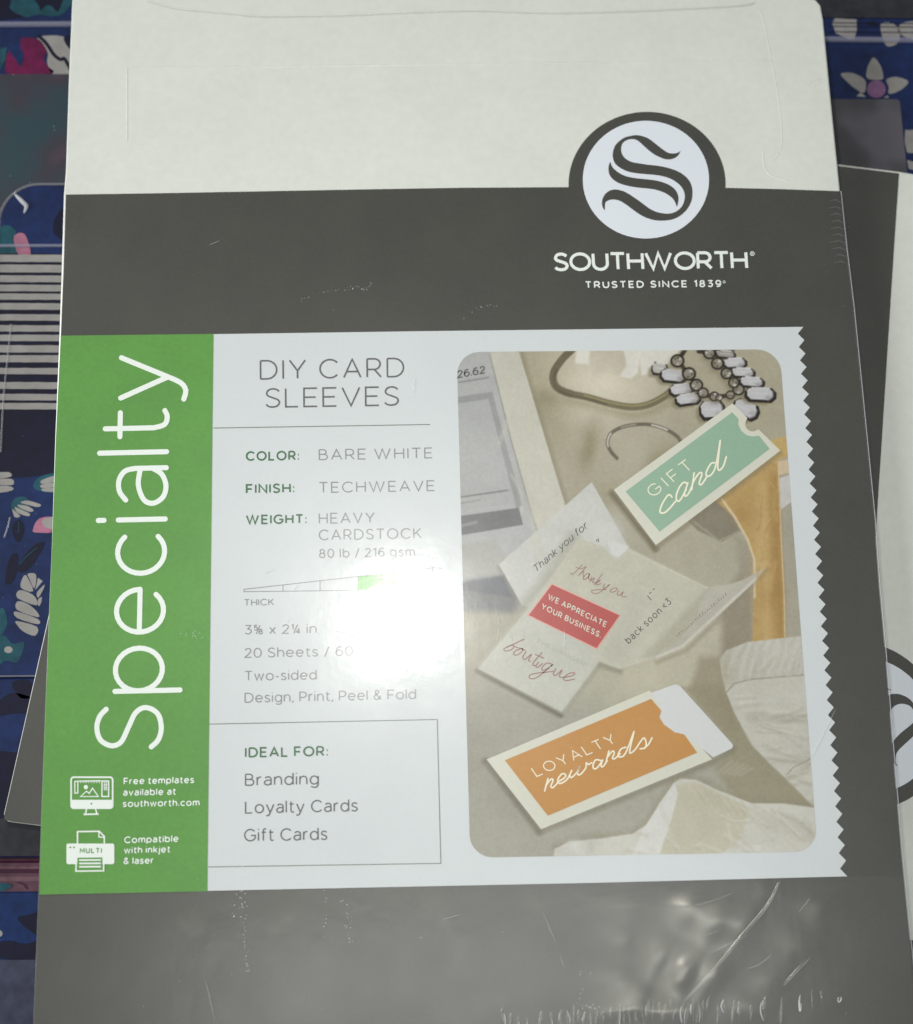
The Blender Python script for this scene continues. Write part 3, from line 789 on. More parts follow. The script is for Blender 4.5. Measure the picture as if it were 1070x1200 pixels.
lay(mask_poly(flap, 0.9), (204, 199, 184))
lay(mask_line([(886, 678), (850, 711), (800, 757), (770, 770)], 3.2, 1.2), (228, 224, 211), 0.9)
lay(mask_line([(735, 645), (829, 689)], 1.2, 0.8), (226, 223, 208), 0.8)
# creases in the pale cloths, grain of the table top
def creases(region, n_, x0, x1, y0, y1, ang, ln, dk, lt):
    for k in range(n_):
        x = x0 + (x1 - x0) * rng.random(); y = y0 + (y1 - y0) * rng.random(); a = math.radians(ang + rng.normal(0, 16)); L = ln * (0.5 + rng.random())
        p_ = [(x, y), (x + L * .5 * math.cos(a) + rng.normal(0, 2), y + L * .5 * math.sin(a) + rng.normal(0, 2)), (x + L * math.cos(a), y + L * math.sin(a))]
        p_ = crom(p_, 4); w_ = 1.5 + 3 * rng.random()
        lay(region * mask_line(p_, w_, w_ * .7), dk, 0.35); lay(region * mask_line([(q[0] - 1.2, q[1] - w_) for q in p_], w_ * .8, w_ * .6), lt, 0.4)
m_sh = mask_poly(shirt, 1.1); m_cl = mask_poly(cloth, 1.0)
creases(m_sh, 26, 860, 940, 815, 930, 8, 40, (184, 178, 160), (232, 230, 220))
creases(m_cl, 26, 700, 940, 935, 1000, 40, 34, (196, 190, 166), (240, 238, 230))
creases(mask_poly(cuff, 1.0), 20, 850, 945, 752, 795, 96, 22, (186, 181, 166), (228, 226, 216))
creases(mask_poly(strap, 1.0), 16, 880, 915, 560, 740, 88, 26, (176, 140, 84), (226, 194, 136))
creases(mask_poly(tab, 0.7), 8, 600, 640, 430, 640, 72, 60, (206, 203, 188), (224, 221, 206))
IMG += (noise(1.6) * 7 + noise(3) * 5 + noise(14) * 6 + noise(60) * 8)[..., None]
IMG += rng.normal(0, 1.2, IMG.shape)
lin = np.clip((lin1(IMG) * 0.74 - 0.012) / EXPO, 0.004, 0.92)
ZP = 0.00022
verts = np.zeros((NY * NX, 3))
vx = (PX.ravel() - CX) / F; vy = -(PY.ravel() - CY) / F
Mm = np.array(M); dd = np.stack([vx, vy, -np.ones_like(vx)], 1) @ Mm.T
tt = (ZP - CAM.z) / dd[:, 2]
verts = np.array(CAM) + dd * tt[:, None] - np.array(ORG)
me = bpy.data.meshes.new("printed_photo")
idx = np.arange(NY * NX).reshape(NY, NX)
quads = np.stack([idx[1:, :-1], idx[1:, 1:], idx[:-1, 1:], idx[:-1, :-1]], -1).reshape(-1, 4)
me.vertices.add(len(verts)); me.vertices.foreach_set("co", verts.ravel().astype(np.float32))
me.loops.add(quads.size); me.loops.foreach_set("vertex_index", quads.ravel().astype(np.int32))
me.polygons.add(len(quads)); me.polygons.foreach_set("loop_start", np.arange(0, quads.size, 4, dtype=np.int32))
me.update(calc_edges=True)
ca = me.color_attributes.new("ink", 'FLOAT_COLOR', 'POINT')
rgba = np.ones((NY * NX, 4), np.float32); rgba[:, :3] = lin.reshape(-1, 3)
ca.data.foreach_set("color", rgba.ravel())
me.materials.append(M_picture)
photo = bpy.data.objects.new("printed_photo", me); col.objects.link(photo); photo.parent = pack

# crisp printed pieces on the photograph
zc = ZP + 4e-5
mb = MB()
text(mb, "26.62", (535.8, 443.5), (569, 437.5), 9.4, 1.6, zc, gap=0.12)
mb.build("price_lettering", M_txt, photo)
mb = MB()
notch = [(876 + 0, 490)] + [(882.5 + 8.6 * math.cos(a) - 0.5, 497 + 8.6 * math.sin(a)) for a in np.linspace(math.radians(228), math.radians(42), 12)][1:-1] + [(889, 503)]
mb.flat([(719.5, 574), (790, 523), (858.5, 472.6)] + notch + [(914.5, 528), (842, 584), (768.6, 638.8)], zc)
n2 = [(865.5, 491), (865, 497), (868.5, 504.5), (875, 510), (882, 511.5), (889.5, 510.5)]
mb.flat([(733.2, 576), (858, 483)] + n2 + [(902, 526), (773, 623)], zc + 3e-5, 1)
text(mb, "GIFT", (765.5, 583.5), (813.5, 548), 11, 1.25, zc + 6e-5, 2, up=(-9.0, -9.4), gap=0.45)
for s in ([(362, 708), (350, 690), (325, 692), (280, 760), (255, 830), (275, 850), (320, 830), (400, 740)], [(500, 585), (470, 575), (435, 610), (405, 680), (405, 735), (435, 735), (490, 640)], [(505, 580), (475, 680), (488, 697), (515, 670), (545, 600)], [(562, 490), (552, 560), (540, 640)], [(545, 590), (585, 520), (615, 488), (632, 500), (612, 560), (608, 590), (632, 590), (680, 515)], [(750, 400), (715, 405), (680, 460), (668, 505), (690, 522), (735, 480), (765, 380), (795, 200)], [(795, 200), (775, 400), (775, 455), (792, 465), (825, 425), (850, 345)]):
    mb.stroke(crom(zoomed(s, 740, 490, 7.64), 5), 2.0, zc + 6e-5, 2, True)
mb.build("gift_card_print", [M_card, M_mint, M_cardink], photo)
mb = MB()
tabp = [(761.4, 809.5), (766, 812.5), (788, 803)] + ell(793, 805.5, 4, 4, 240, 310, 4) + [(797, 803.5), (857, 871)] + ell(855, 874.5, 4, 4, -30, 60, 4) + [(856, 879), (834.6, 890)]
mb.flat([(570.3, 890)] + [(761.2, 809.2)] + [(834.4, 889.8), (634.2, 971.8)], zc)
mb.flat([(763, 812), (788, 803), (791, 802.2), (794, 802.4), (797, 804), (858, 871.5), (859.2, 874), (858, 877), (836, 887.5), (801.8, 860.7), (790.5, 858), (778, 849), (772.8, 840.6), (775, 829)], zc + 3e-5, 3)
mb.flat([(591.6, 891), (763, 819), (775, 833), (772.8, 840.6), (778, 849), (790.5, 858), (801.8, 860.7), (817, 882), (642, 956)], zc + 6e-5, 1)
text(mb, "LOYALTY", (629, 910.6), (723.5, 870), 12, 1.2, zc + 9e-5, 2, up=(-6.6, -9.6), gap=0.36)
for s in ([(203, 455), (178, 548)], [(186, 510), (225, 460), (240, 470), (224, 512), (242, 521), (280, 478)], [(280, 478), (325, 450), (333, 428), (308, 420), (283, 448), (275, 478), (295, 492), (345, 460), (378, 395)], [(378, 395), (364, 435), (380, 446), (422, 402), (436, 362), (420, 418), (440, 426), (480, 380), (486, 340), (502, 352), (525, 338)], [(590, 322), (555, 318), (535, 355), (542, 382), (568, 374), (606, 318)], [(606, 318), (594, 360), (610, 366), (640, 322)], [(652, 252), (630, 338)], [(640, 300), (678, 254), (692, 268), (678, 304), (695, 309), (735, 272)], [(778, 224), (742, 238), (720, 280), (735, 297), (775, 268), (838, 108)], [(838, 108), (806, 250), (816, 266), (850, 236), (905, 158), (926, 185), (920, 228), (882, 236)], [(912, 232), (945, 202), (970, 155)]):
    mb.stroke(crom(zoomed(s, 610, 840, 6.294), 5), 1.8, zc + 9e-5, 2, True)
mb.build("loyalty_card_print", [M_card, M_orange, M_cardink, M_card2], photo)
mb = MB()
mb.flat([(646.8, 683.9), (727.2, 720.9), (699.6, 761), (618.2, 721.2)], zc, 4)
mb.flat([(647, 685.2), (725.8, 721.2), (699, 759.4), (620, 720.8)], zc + 2e-5, 0)
text(mb, "WE APPRECIATE", (641.5, 702), (710, 735.4), 6.6, 1.15, zc + 6e-5, 1, up=(1.6, -5.4), gap=0.3)
text(mb, "YOUR BUSINESS.", (634, 713), (704, 748), 6.6, 1.15, zc + 6e-5, 1, up=(1.6, -5.4), gap=0.3)
for s in ([(420, 505), (426, 520), (452, 510), (525, 440)], [(465, 462), (510, 475), (558, 458)], [(562, 456), (486, 535)], [(500, 524), (535, 495), (530, 535), (545, 545)], [(592, 520), (562, 518), (532, 552), (542, 566), (575, 545), (590, 520), (578, 558), (596, 565)], [(612, 543), (590, 587)], [(598, 578), (632, 553), (616, 590), (636, 591)], [(706, 518), (630, 612)], [(642, 598), (682, 572), (664, 592), (645, 596), (655, 612), (692, 600)], [(706, 598), (690, 630), (706, 640), (746, 604), (692, 650), (640, 681), (600, 675), (596, 656), (640, 650), (720, 648)], [(782, 635), (750, 655), (760, 671), (795, 660), (806, 640), (782, 635)], [(822, 655), (808, 688), (826, 696), (858, 668), (846, 702), (890, 710)]):
    if s[0][0] < 700 or s[0] == (706, 518): s = [(420 + (x - 420) * .93, y - (x - 420) * .01) for x, y in s]
    mb.stroke(crom(zoomed(s, 610, 600, 7.133), 4), 0.95, zc, 2)
for s in ([(298, 460), (215, 500), (140, 535), (150, 554), (195, 544), (216, 518), (195, 508), (160, 526)], [(216, 518), (245, 528), (272, 535)], [(272, 535), (226, 555), (214, 580), (240, 586), (275, 562), (286, 538), (272, 535), (305, 550)], [(312, 555), (285, 602), (302, 620), (352, 580), (330, 626), (350, 636)], [(437, 565), (370, 642), (366, 666), (390, 668)], [(380, 580), (452, 612)], [(412, 640), (388, 672), (402, 682), (442, 650)], [(512, 655), (470, 650), (434, 690), (442, 706), (482, 690), (522, 658), (420, 746), (370, 771), (338, 766), (345, 740), (420, 725), (530, 714)], [(547, 690), (524, 732), (542, 746), (592, 705), (570, 752), (600, 762)], [(602, 762), (660, 752), (692, 736), (680, 724), (640, 735), (604, 770), (626, 786), (692, 774)]):
    mb.stroke(crom(zoomed(s, 570, 680, 6.6875), 5), 1.25, zc, 2)
text(mb, "THE HANGER", (628, 753), (684.5, 781), 5, 0.8, zc, 3, up=(1.3, -4.4), gap=0.35)
mb.build("thanks_card_print", [M_red, M_card, M_script, M_faint, print_mat("pink_edge_print", (222, 152, 142))], photo)
mb = MB()
text(mb, "Thank you for", (628, 671.5), (689, 618), 9, 0.95, zc, up=(-3.0, -7.2), gap=0.2)
text(mb, "back soon <3", (737, 755), (787.5, 706.5), 8, 0.95, zc, up=(-5.0, -5.6), gap=0.32)
for s in ([(290, 290), (258, 254)], [(272, 238), (292, 226)], [(300, 208), (318, 198)]):
    mb.stroke(zoomed(s, 720, 660, 6.6875), 0.9, zc)
mb.stroke([(698.5, 634.5), (700, 632)], 0.9, zc); mb.stroke([(701.5, 635.5), (701, 631)], 0.9, zc)
for k in range(22):
    q = k / 21; x = 794 + 57 * q; y = 746 - 48 * q; l_ = 1.2 + 2.4 * random.random()
    mb.stroke([(x, y), (x - l_ * 0.5 + random.random(), y - l_)], 0.8, zc, 1)
mb.build("handwriting_print", [M_pen, print_mat("faint_pen_print", (122, 118, 108))], photo)

# ------------------------------------------------------------------ shrink wrap: folds, crimps, scuffs standing proud of the pack
ZF = 0.00034
wr = MB()
def ridge(pts, r, n=5, taper=True, mi=0):
    pts = crom(pts, n)
    wr.tube([W(x, y, ZF) for x, y in pts], r, 6, mi, taper)
# scuffs
ridge([(870, 1098), (900, 1062), (914, 1033)], 0.00016); ridge([(800, 1176), (835, 1140), (870, 1098)], 0.00013)
for s in ([(806, 1064), (835, 1056), (860, 1046)], [(830, 1118), (856, 1106), (880, 1094)], [(826, 1096), (845, 1090)], [(876, 1135), (890, 1130), (905, 1118)], [(918, 1156), (935, 1138), (950, 1122)], [(936, 1069), (950, 1052)], [(636, 1068), (652, 1106)], [(656, 1118), (662, 1136)], [(517, 1078), (541, 1071)], [(241, 1148), (252, 1196)], [(245, 287), (258, 282)], [(490, 1098), (497, 1099)], [(376, 1183), (380, 1182)],
          [(579, 705), (585, 730), (583, 752)], [(661, 736), (662, 748), (661, 760)], [(598, 740), (601, 752)], [(340, 722), (337, 730)], [(388, 738), (420, 746), (470, 752)], [(310, 673), (322, 666)], [(344, 692), (350, 684)], [(500, 663), (520, 667)], [(612, 738), (614, 748)], [(945, 900), (965, 860), (980, 830)], [(484, 462), (487, 442)], [(945, 98), (965, 90)], [(952, 102), (962, 94)]):
    ridge(s, 0.00009 + 0.00004 * random.random())
# crimped gathers of film along the bottom edge
cr = MB()
xs = [588, 598, 607, 617, 634, 646, 657, 664, 672, 678, 685, 692, 699, 706, 716, 726, 731, 737, 745, 752, 760, 765, 772, 779, 786, 792, 800, 806, 812, 818, 824, 830, 841, 848, 860, 866, 880, 893, 897, 916, 938, 951, 962, 984]
for i, x in enumerate(xs):
    top = 1187 - (x - 590) * 0.055 + random.uniform(-8, 6)
    if x > 950: top = 1160 if x < 984 else 1166
    h = random.uniform(16, 36) if x < 980 else 9
    wd = random.uniform(1.2, 3.0); sk = random.uniform(-2.5, 3)
    big = x > 780
    # a soft pleat of film; some get a thin milky rim as painted highlight
    lp = crom([(x + wd * .5, top), (x + wd * .2, top + h * .3), (x + sk, top + h * .65), (x - wd * .3 + sk, top + h)], 6)
    cr.tube([W(a, b, ZF - 0.0001) for a, b in lp], random.uniform(0.0003, 0.0006), 10, 1, True, 0.55)
    if random.random() < (0.62 if big else 0.35):
        sd = random.choice((-1, 1)) * wd
        a1, a2 = random.uniform(0, .25), random.uniform(.55, 1)
        rim = crom([(x + sd * math.sin(math.pi * t_) * 1.1 + sk * t_, top + h * t_) for t_ in np.linspace(a1, a2, 5)], 4)
        if x > 890 and random.random() < .7: rim = rim + [(x - sd * math.sin(math.pi * t_) * .9 + sk * t_, top + h * t_) for t_ in np.linspace(a2, max(a1, .45), 6)]
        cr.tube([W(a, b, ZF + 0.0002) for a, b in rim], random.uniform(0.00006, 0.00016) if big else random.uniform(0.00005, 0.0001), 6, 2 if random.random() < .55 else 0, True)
for c_, rr in (([(914, 1033), (900, 1062), (870, 1098), (835, 1140), (800, 1176)], 0.0006), ([(880, 1094), (856, 1106), (830, 1118)], 0.0004), ([(860, 1046), (835, 1056), (806, 1064)], 0.0005), ([(950, 1122), (935, 1138), (918, 1156)], 0.0005)):
    cr.tube([W(x - 1, y - 1, ZF - 0.0001) for x, y in crom(c_, 7)], rr, 10, 1, True, 0.5)
cr.build("film_crimp", [M_film, M_pleat, M_milk_glint], pack, smooth=True, weld=True)
# broad slack waves of film beside the long crease
gx, gy = 200, 60
P0, P1, P2, P3 = W(46, 1050.5, ZF), W(1060, 1026, ZF), W(1073, 1204, ZF), W(40, 1206, ZF)
hw = np.zeros((gy, gx)); pos = {}
def gl2(a, b): return np.array((a.x, a.y)), np.array((b.x, b.y))
wl = [(gl2(W(905, 1020), W(792, 1215)), 0.0026, 0.0014), (gl2(W(868, 1010), W(762, 1215)), 0.0030, 0.0014), (gl2(W(835, 1000), W(735, 1190)), 0.0026, 0.0009), (gl2(W(960, 1060), W(870, 1200)), 0.003, 0.00045), (gl2(W(735, 1050), W(720, 1205)), 0.0035, 0.0005)]
for k in range(34):      # slack ripples all along the foot of the wrap
    x = random.uniform(60, 1040); y = random.uniform(1050, 1190); a = random.gauss(1.9, 0.5); L = random.uniform(20, 70)
    wl.append((gl2(W(x - L * math.cos(a), y - L * math.sin(a)), W(x + L * math.cos(a), y + L * math.sin(a))), random.uniform(0.0009, 0.0025), random.uniform(0.00004, 0.0002)))
cr = MB(); grid = []
for j in range(gy):
    row = []
    for i in range(gx):
        u, v = i / (gx - 1), j / (gy - 1)
        p = P0.lerp(P1, u).lerp(P3.lerp(P2, u), v); q = np.array((p.x, p.y)); h = 0
        for (a, b), sg, hh in wl:
            dd_ = b - a; t_ = np.dot(q - a, dd_) / np.dot(dd_, dd_); o_ = q - a - t_ * dd_
            side = o_[0] * dd_[1] - o_[1] * dd_[0]
            sg2 = sg * (1.25 if side > 0 else 0.8) * (1 + 0.25 * math.sin(t_ * 9 + sg * 4000))
            fade = 1.0 if hh > 0.0003 else math.exp(-((t_ - 0.5) * 2.6) ** 2)
            h += fade * hh * math.exp(-np.dot(o_, o_) / (2 * sg2 * sg2)) * (0.75 + 0.25 * math.sin(t_ * 21 + 1))
        h *= min(1, u * 20) * min(1, (1 - u) * 20) * min(1, v * 6) * min(1, (1 - v) * 8)
        row.append(p + Vector((0, 0, h)))
    grid.append(row)
for j in range(gy - 1):
    for i in range(gx - 1):
        cr.poly([grid[j + 1][i], grid[j + 1][i + 1], grid[j][i + 1], grid[j][i]])
wave = cr.build("film_wave", M_wave, pack, smooth=True, weld=True)
at = wave.data.attributes.new("slack", 'FLOAT', 'POINT')  # drives the extra gloss that puts in the glow
at.data.foreach_set("value", [max(0.0, min(1.0, (v_.co.z + ORG.z - ZF) / 0.0012)) for v_ in wave.data.vertices])
# trails of flash sparkles, put in as milky white beads
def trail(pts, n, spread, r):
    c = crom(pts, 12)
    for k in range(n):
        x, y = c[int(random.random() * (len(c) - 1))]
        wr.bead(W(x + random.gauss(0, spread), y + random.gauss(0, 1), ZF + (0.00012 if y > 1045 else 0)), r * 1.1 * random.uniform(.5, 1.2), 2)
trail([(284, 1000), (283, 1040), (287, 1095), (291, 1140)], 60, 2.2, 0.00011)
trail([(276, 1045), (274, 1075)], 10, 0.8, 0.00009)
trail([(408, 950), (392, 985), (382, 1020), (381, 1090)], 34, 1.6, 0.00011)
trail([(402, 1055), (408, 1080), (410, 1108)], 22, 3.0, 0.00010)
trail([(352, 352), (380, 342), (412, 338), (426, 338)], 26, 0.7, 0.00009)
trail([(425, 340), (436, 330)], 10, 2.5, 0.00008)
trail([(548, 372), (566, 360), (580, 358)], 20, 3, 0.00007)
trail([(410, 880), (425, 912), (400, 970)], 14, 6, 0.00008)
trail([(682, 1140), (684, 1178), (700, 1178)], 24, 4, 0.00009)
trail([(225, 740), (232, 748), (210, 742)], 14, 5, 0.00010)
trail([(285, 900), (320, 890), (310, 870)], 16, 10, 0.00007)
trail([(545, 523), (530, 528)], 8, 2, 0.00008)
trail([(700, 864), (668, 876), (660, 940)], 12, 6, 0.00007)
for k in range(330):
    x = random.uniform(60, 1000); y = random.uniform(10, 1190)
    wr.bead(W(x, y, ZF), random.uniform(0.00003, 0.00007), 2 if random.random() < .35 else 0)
# seam running down the long edge
ed = RIGHT[2:]
sm = MB()
sm.tube([W(x + 0.6, y, -0.0002) for x, y in ed], 0.00016, 6, 1)
for k in range(10):
    y = 236 + k * 8; wr.tube([W(974 + random.uniform(-4, 0) + k * .4, y, ZF - .0002), W(980 + k * .6, y - 2, ZF - .0002), W(985 + k * .8, y + 1, ZF - .0002)], 0.00006, 5, 0, True)
sm.build("wrap_seam", [M_film, M_filmline], pack, smooth=True, weld=True)
wr.build("shrink_wrap", [M_film, M_filmline, M_milk_glint], pack, smooth=True, weld=True)
fls.build("flap_wrap_fold", M_filmline, body, smooth=True, weld=True)

# ------------------------------------------------------------------ second pack: copy, turned, beneath
Z2 = -T - 0.0004
def kids(o): return [c for c in bpy.data.objects if c.parent == o]
def copy_tree(o, parent=None):
    c = o.copy(); col.objects.link(c)
    if parent: c.parent = parent
    for ch in kids(o):
        if not ch.name.startswith(("film_crimp", "film_wave", "shrink_wrap", "wrap_seam")): copy_tree(ch, c)   # those lie out of sight on the turned pack
    return c
pack2 = copy_tree(pack)
pack2["label"] = "turned pack mostly hidden beneath the upright one, white end and half badge at right"
la, lb = W(1074, 1211) - ORG, W(74.2, 228) - ORG             # bottom right corner, left edge at the sleeve's border
ta, tb = W(7, 957, Z2), W(1052, 202, Z2)
aa = math.atan2(tb.y - ta.y, tb.x - ta.x) - math.atan2(lb.y - la.y, lb.x - la.x)
SC = 0.981                      # its print run is cut a little smaller
pack2.scale = (SC, SC, 1)
pack2.rotation_euler = (0, 0, aa)
R2 = Matrix.Rotation(aa, 3, 'Z')
mid = (ta + tb) / 2 - R2 @ ((la + lb) / 2 * SC)
pack2.location = (mid.x, mid.y, Z2 - T)

# ------------------------------------------------------------------ notebooks below
ZN = Z2 - T - 0.0006
def nb_mat(name, rgb, **k):
    return print_mat(name, rgb, mottle=k.pop("mottle", 0.5), bump=k.pop("bump", 0.22), coat=0.16, grain=350, haze=0.016, spec=0.2, coatw=0.8, **k)
B_navy = nb_mat("navy_cover", (40, 50, 84)); B_dark = nb_mat("dark_navy_print", (32, 32, 52)); B_white = nb_mat("offwhite_print", (146, 143, 140), mottle=0.16)
B_teal = nb_mat("teal_print", (44, 78, 88)); B_mag = nb_mat("magenta_print", (98, 38, 70)); B_pink = nb_mat("pink_print", (156, 104, 124))
B_mauve = nb_mat("mauve_print", (128, 96, 128)); B_plum = nb_mat("plum_pages", (88, 64, 74)); B_blue = nb_mat("blue_cover", (37, 53, 92))
B_grey = nb_mat("slate_sheet", (66, 68, 84)); B_char = nb_mat("charcoal_sheet", (56, 56, 60))
PAL = [B_dark, B_white, B_teal, B_mag, B_pink, B_mauve, B_navy]
def cloudy(name, c1, c2, c3):
    m, n, l, p = new_mat(name)
    tc = n.new("ShaderNodeTexCoord"); a = n.new("ShaderNodeTexNoise"); a.inputs["Scale"].default_value = 48; a.inputs["Detail"].default_value = 2
    l.new(tc.outputs["Object"], a.inputs["Vector"])
    r = n.new("ShaderNodeValToRGB"); e = r.color_ramp.elements
    e[0].position = 0.36; e[0].color = (*ink(c1), 1); e[1].position = 0.64; e[1].color = (*ink(c3), 1)
    k = e.new(0.5); k.color = (*ink(c2), 1)
    l.new(a.outputs["Fac"], r.inputs[0]); l.new(r.outputs[0], p.inputs["Base Color"])
    p.inputs["Roughness"].default_value = 0.5; p.inputs["Coat Weight"].default_value = 0.6; p.inputs["Coat Roughness"].default_value = 0.3
    return m
B_cloud = cloudy("blurred_print_sheet", (40, 62, 70), (56, 52, 62), (80, 60, 74))
B_smoke = cloudy("smoky_print_sheet", (66, 64, 66), (76, 74, 78), (98, 95, 102))
B_film = film_mat("clear_case_film", 0.22, 0.12); B_rib = film_mat("clear_case_ridge", 0.45, 0.2, (0.42, 0.42, 0.55)); B_line = film_mat("clear_case_edge", 0.3, 0.15, (0.5, 0.5, 0.55))  # ridge film made milky lilac to put in its lamp streak
GR = "patterned notebooks lying under the packs"
def book(name, label, px, ztop, thick, cover):
    cx = sum(p[0] for p in px) / len(px); cy = sum(p[1] for p in px) / len(px)
    b = W(cx, cy, ztop); b.z = ztop - thick
    o = thing(name, label, "notebook", b, GR)
    slab("cover", px, ztop, thick, cover, o, 0.0008, 3)
    return o
def arch(ax, ay, bx, by, z, r, name, o, mat):
    m = MB(); m.tube([W(ax + (bx - ax) * k / 20, ay + (by - ay) * k / 20, z) for k in range(21)], r, 10)
    return m.build(name, mat, o, smooth=True, weld=True)

# top left: flowers, clear ridge, blurred sheet
o = book("floral_notebook", "dark floral notebook with magenta flower and blurred sheet at the top left corner", [(-160, -90), (420, -92), (420, 330), (-160, 330)], ZN, 0.006, B_navy)
m = MB(); z1 = ZN + 6e-5
def L1(*p): return zoomed(p, 0, 0, 10.7)
m.flat(crom([(8, -8), (84, -8), (76, 14), (62, 19), (45, 17), (30, 20), (14, 12)], 4, True), z1, 2)
m.flat(crom([(36, -8), (72, -8), (70, 10), (66, 13), (60, 7), (53, 7), (48, 12), (44, 4)], 4, True), z1 + 3e-5, 0)
m.flat(crom([(-30, -8), (10, -6), (12, 12), (26, 20), (-30, 22)], 4, True), z1 + 3e-5, 0)
m.flat(crom(L1((80, 700), (140, 600), (260, 490), (330, 470), (470, 490), (545, 560), (582, 650), (545, 740), (600, 830), (650, 920), (120, 930), (70, 800)), 4, True), z1, 3)
m.flat(crom(L1((100, 480), (240, 440), (260, 600), (300, 690), (260, 830), (190, 740), (120, 640)), 4, True), z1 + 3e-5, 6)
m.flat(crom(L1((470, 490), (540, 450), (790, 458), (900, 600), (900, 930), (670, 930), (592, 790), (602, 680), (560, 580)), 3, True), z1, 1)
m.stroke(crom(L1((470, 440), (540, 500), (600, 570), (680, 690), (760, 745), (810, 740), (900, 900)), 5), 4.0, z1 + 4e-5, 0)
m.flat(L1((0, 610), (90, 590), (60, 760), (0, 880)), z1, 2)
m.flat(crom(L1((800, 470), (900, 440), (900, 620), (830, 560)), 3, True), z1 + 4e-5, 0)
m.build("floral_print", PAL, o)
arch(-160, 29.5, 420, 27, ZN + 0.0004, 0.0009, "clear_ridge", o, B_rib)
slab("blurred_sheet", [(-150, 86.5), (415, 86), (415, 325), (-150, 325)], ZN + 0.0006, 0.0005, B_cloud, o, 0.0002)
for x, y in ((16, 87.5), (63, 148), (64, 152), (12, 206), (35, 214)):
    m = MB(); m.bead(W(x, y, ZN + 0.0006), 0.00022); m.build("film_fleck", B_film, o)

# top right: petals and smoky sheet
o = book("floral_notebook", "navy notebook with pale petals and mauve-centred flower at the top right corner", [(640, -92), (1260, -92), (1260, 900), (640, 900)], ZN, 0.006, B_navy)
m = MB()
def L2(*p): return zoomed(p, 960, 0, 5.714)
m.flat(L2((88, 158), (106, 122), (250, 130), (252, 200), (236, 262), (200, 264), (112, 222)), z1, 1)
m.flat(crom(L2((412, 165), (470, 150), (530, 185), (541, 240), (522, 292), (460, 310), (428, 262)), 4, True), z1, 1)
m.flat(crom(L2((528, 195), (570, 150), (700, 150), (700, 270), (570, 244)), 4, True), z1, 1)
m.flat(L2((310, 150), (360, 140), (410, 160), (360, 182)), z1, 0)
for yy in (152, 176, 212): m.stroke(L2((60, yy), (700, yy + 6)), 1.1, z1 + 5e-5, 0)
m.flat(crom(L2((145, 495), (220, 488), (290, 520), (313, 556), (300, 622), (240, 592), (188, 548)), 4, True), z1, 1)
m.flat(crom(L2((365, 385), (405, 430), (426, 490), (420, 532), (325, 526), (320, 470), (335, 425)), 4, True), z1, 1)
m.flat(crom(L2((450, 535), (500, 515), (560, 525), (597, 550), (550, 600), (470, 628), (466, 580)), 4, True), z1, 1)
m.flat(ell(960 + 383 / 5.714, 597 / 5.714, 11, 10.4, 0, 345, 24), z1 + 2e-5, 5)
m.flat(L2((250, 645), (276, 618), (316, 650)), z1, 1); m.flat(L2((430, 655), (455, 638), (470, 655)), z1, 1)
m.flat(crom(L2((575, 880), (600, 872), (720, 870), (720, 1000), (590, 1022)), 2, True), z1, 1)
m.flat(L2((588, 1070), (720, 1110), (720, 1160), (600, 1130)), z1, 1)
m.build("floral_print", PAL, o)
arch(640, 43, 1260, 49, ZN + 0.0004, 0.0009, "clear_ridge", o, B_rib)
slab("smoky_sheet", [(700, 114.5), (1052, 116), (1055, 119), (1064, 205), (1064, 420), (700, 420)], ZN + 0.0005, 0.0004, B_smoke, o, 0.0002)
slab("charcoal_sheet", [(650, -85), (1250, -85), (1250, 23), (650, 17)], ZN + 0.0004, 0.0003, B_char, o, 0.0002)

# left middle: striped, rounded clear case
ZS = ZN + 0.0012
rc = [(46 + 48 * math.cos(a), 265 + 49 * math.sin(a)) for a in np.linspace(math.radians(270), math.radians(180), 12)]
o = book("striped_notebook", "navy notebook with white stripes and white leaf print in a rounded clear case at left", [(430, 214)] + rc + [(-4, 500), (-8, 790), (-8, 794), (430, 788)], ZS, 0.0072, B_navy)
m = MB(); z3 = ZS + 6e-5
m.flat([(-3, 480), (430, 480), (430, 552), (60, 556), (-5, 562)], z3, 0)
m.flat(crom([(-1, 270), (6, 264), (14, 266), (20, 275), (20, 299), (-2, 299)], 3, True), z3, 2)
m.flat(crom([(16, 280), (20, 274), (26, 273), (31, 278), (36, 299), (22, 299)], 3, True), z3 + 3e-5, 4)
m.flat([(-2, 297), (430, 297), (430, 482), (-4, 482)], z3 + 1.5e-5, 0)
m.flat(crom([(62, 262), (80, 240), (120, 250), (110, 290), (70, 280)], 3, True), z3, 0)
for a_, b_ in ((370, 402), (414, 448), (461, 491), (502, 531), (541, 568), (583, 612), (632, 660), (680, 708), (722, 750), (768, 800), (812, 843), (868, 895), (930, 960), (982, 1010), (1022, 1050)):
    y0 = 200 + a_ / 3.75; y1 = 200 + b_ / 3.75
    j = lambda: random.uniform(-.2, .2)
    top = [(x, y0 - 0.4 + x * 0.004 + j()) for x in np.linspace(-1.5, 100, 14)]; bot = [(x, y1 - 0.4 + x * 0.004 + j()) for x in np.linspace(100, -1.5, 14)]
    m.flat(top + bot, z3 + 4e-5, 1)
def L3(*p): return zoomed(p, 0, 540, 4.615)
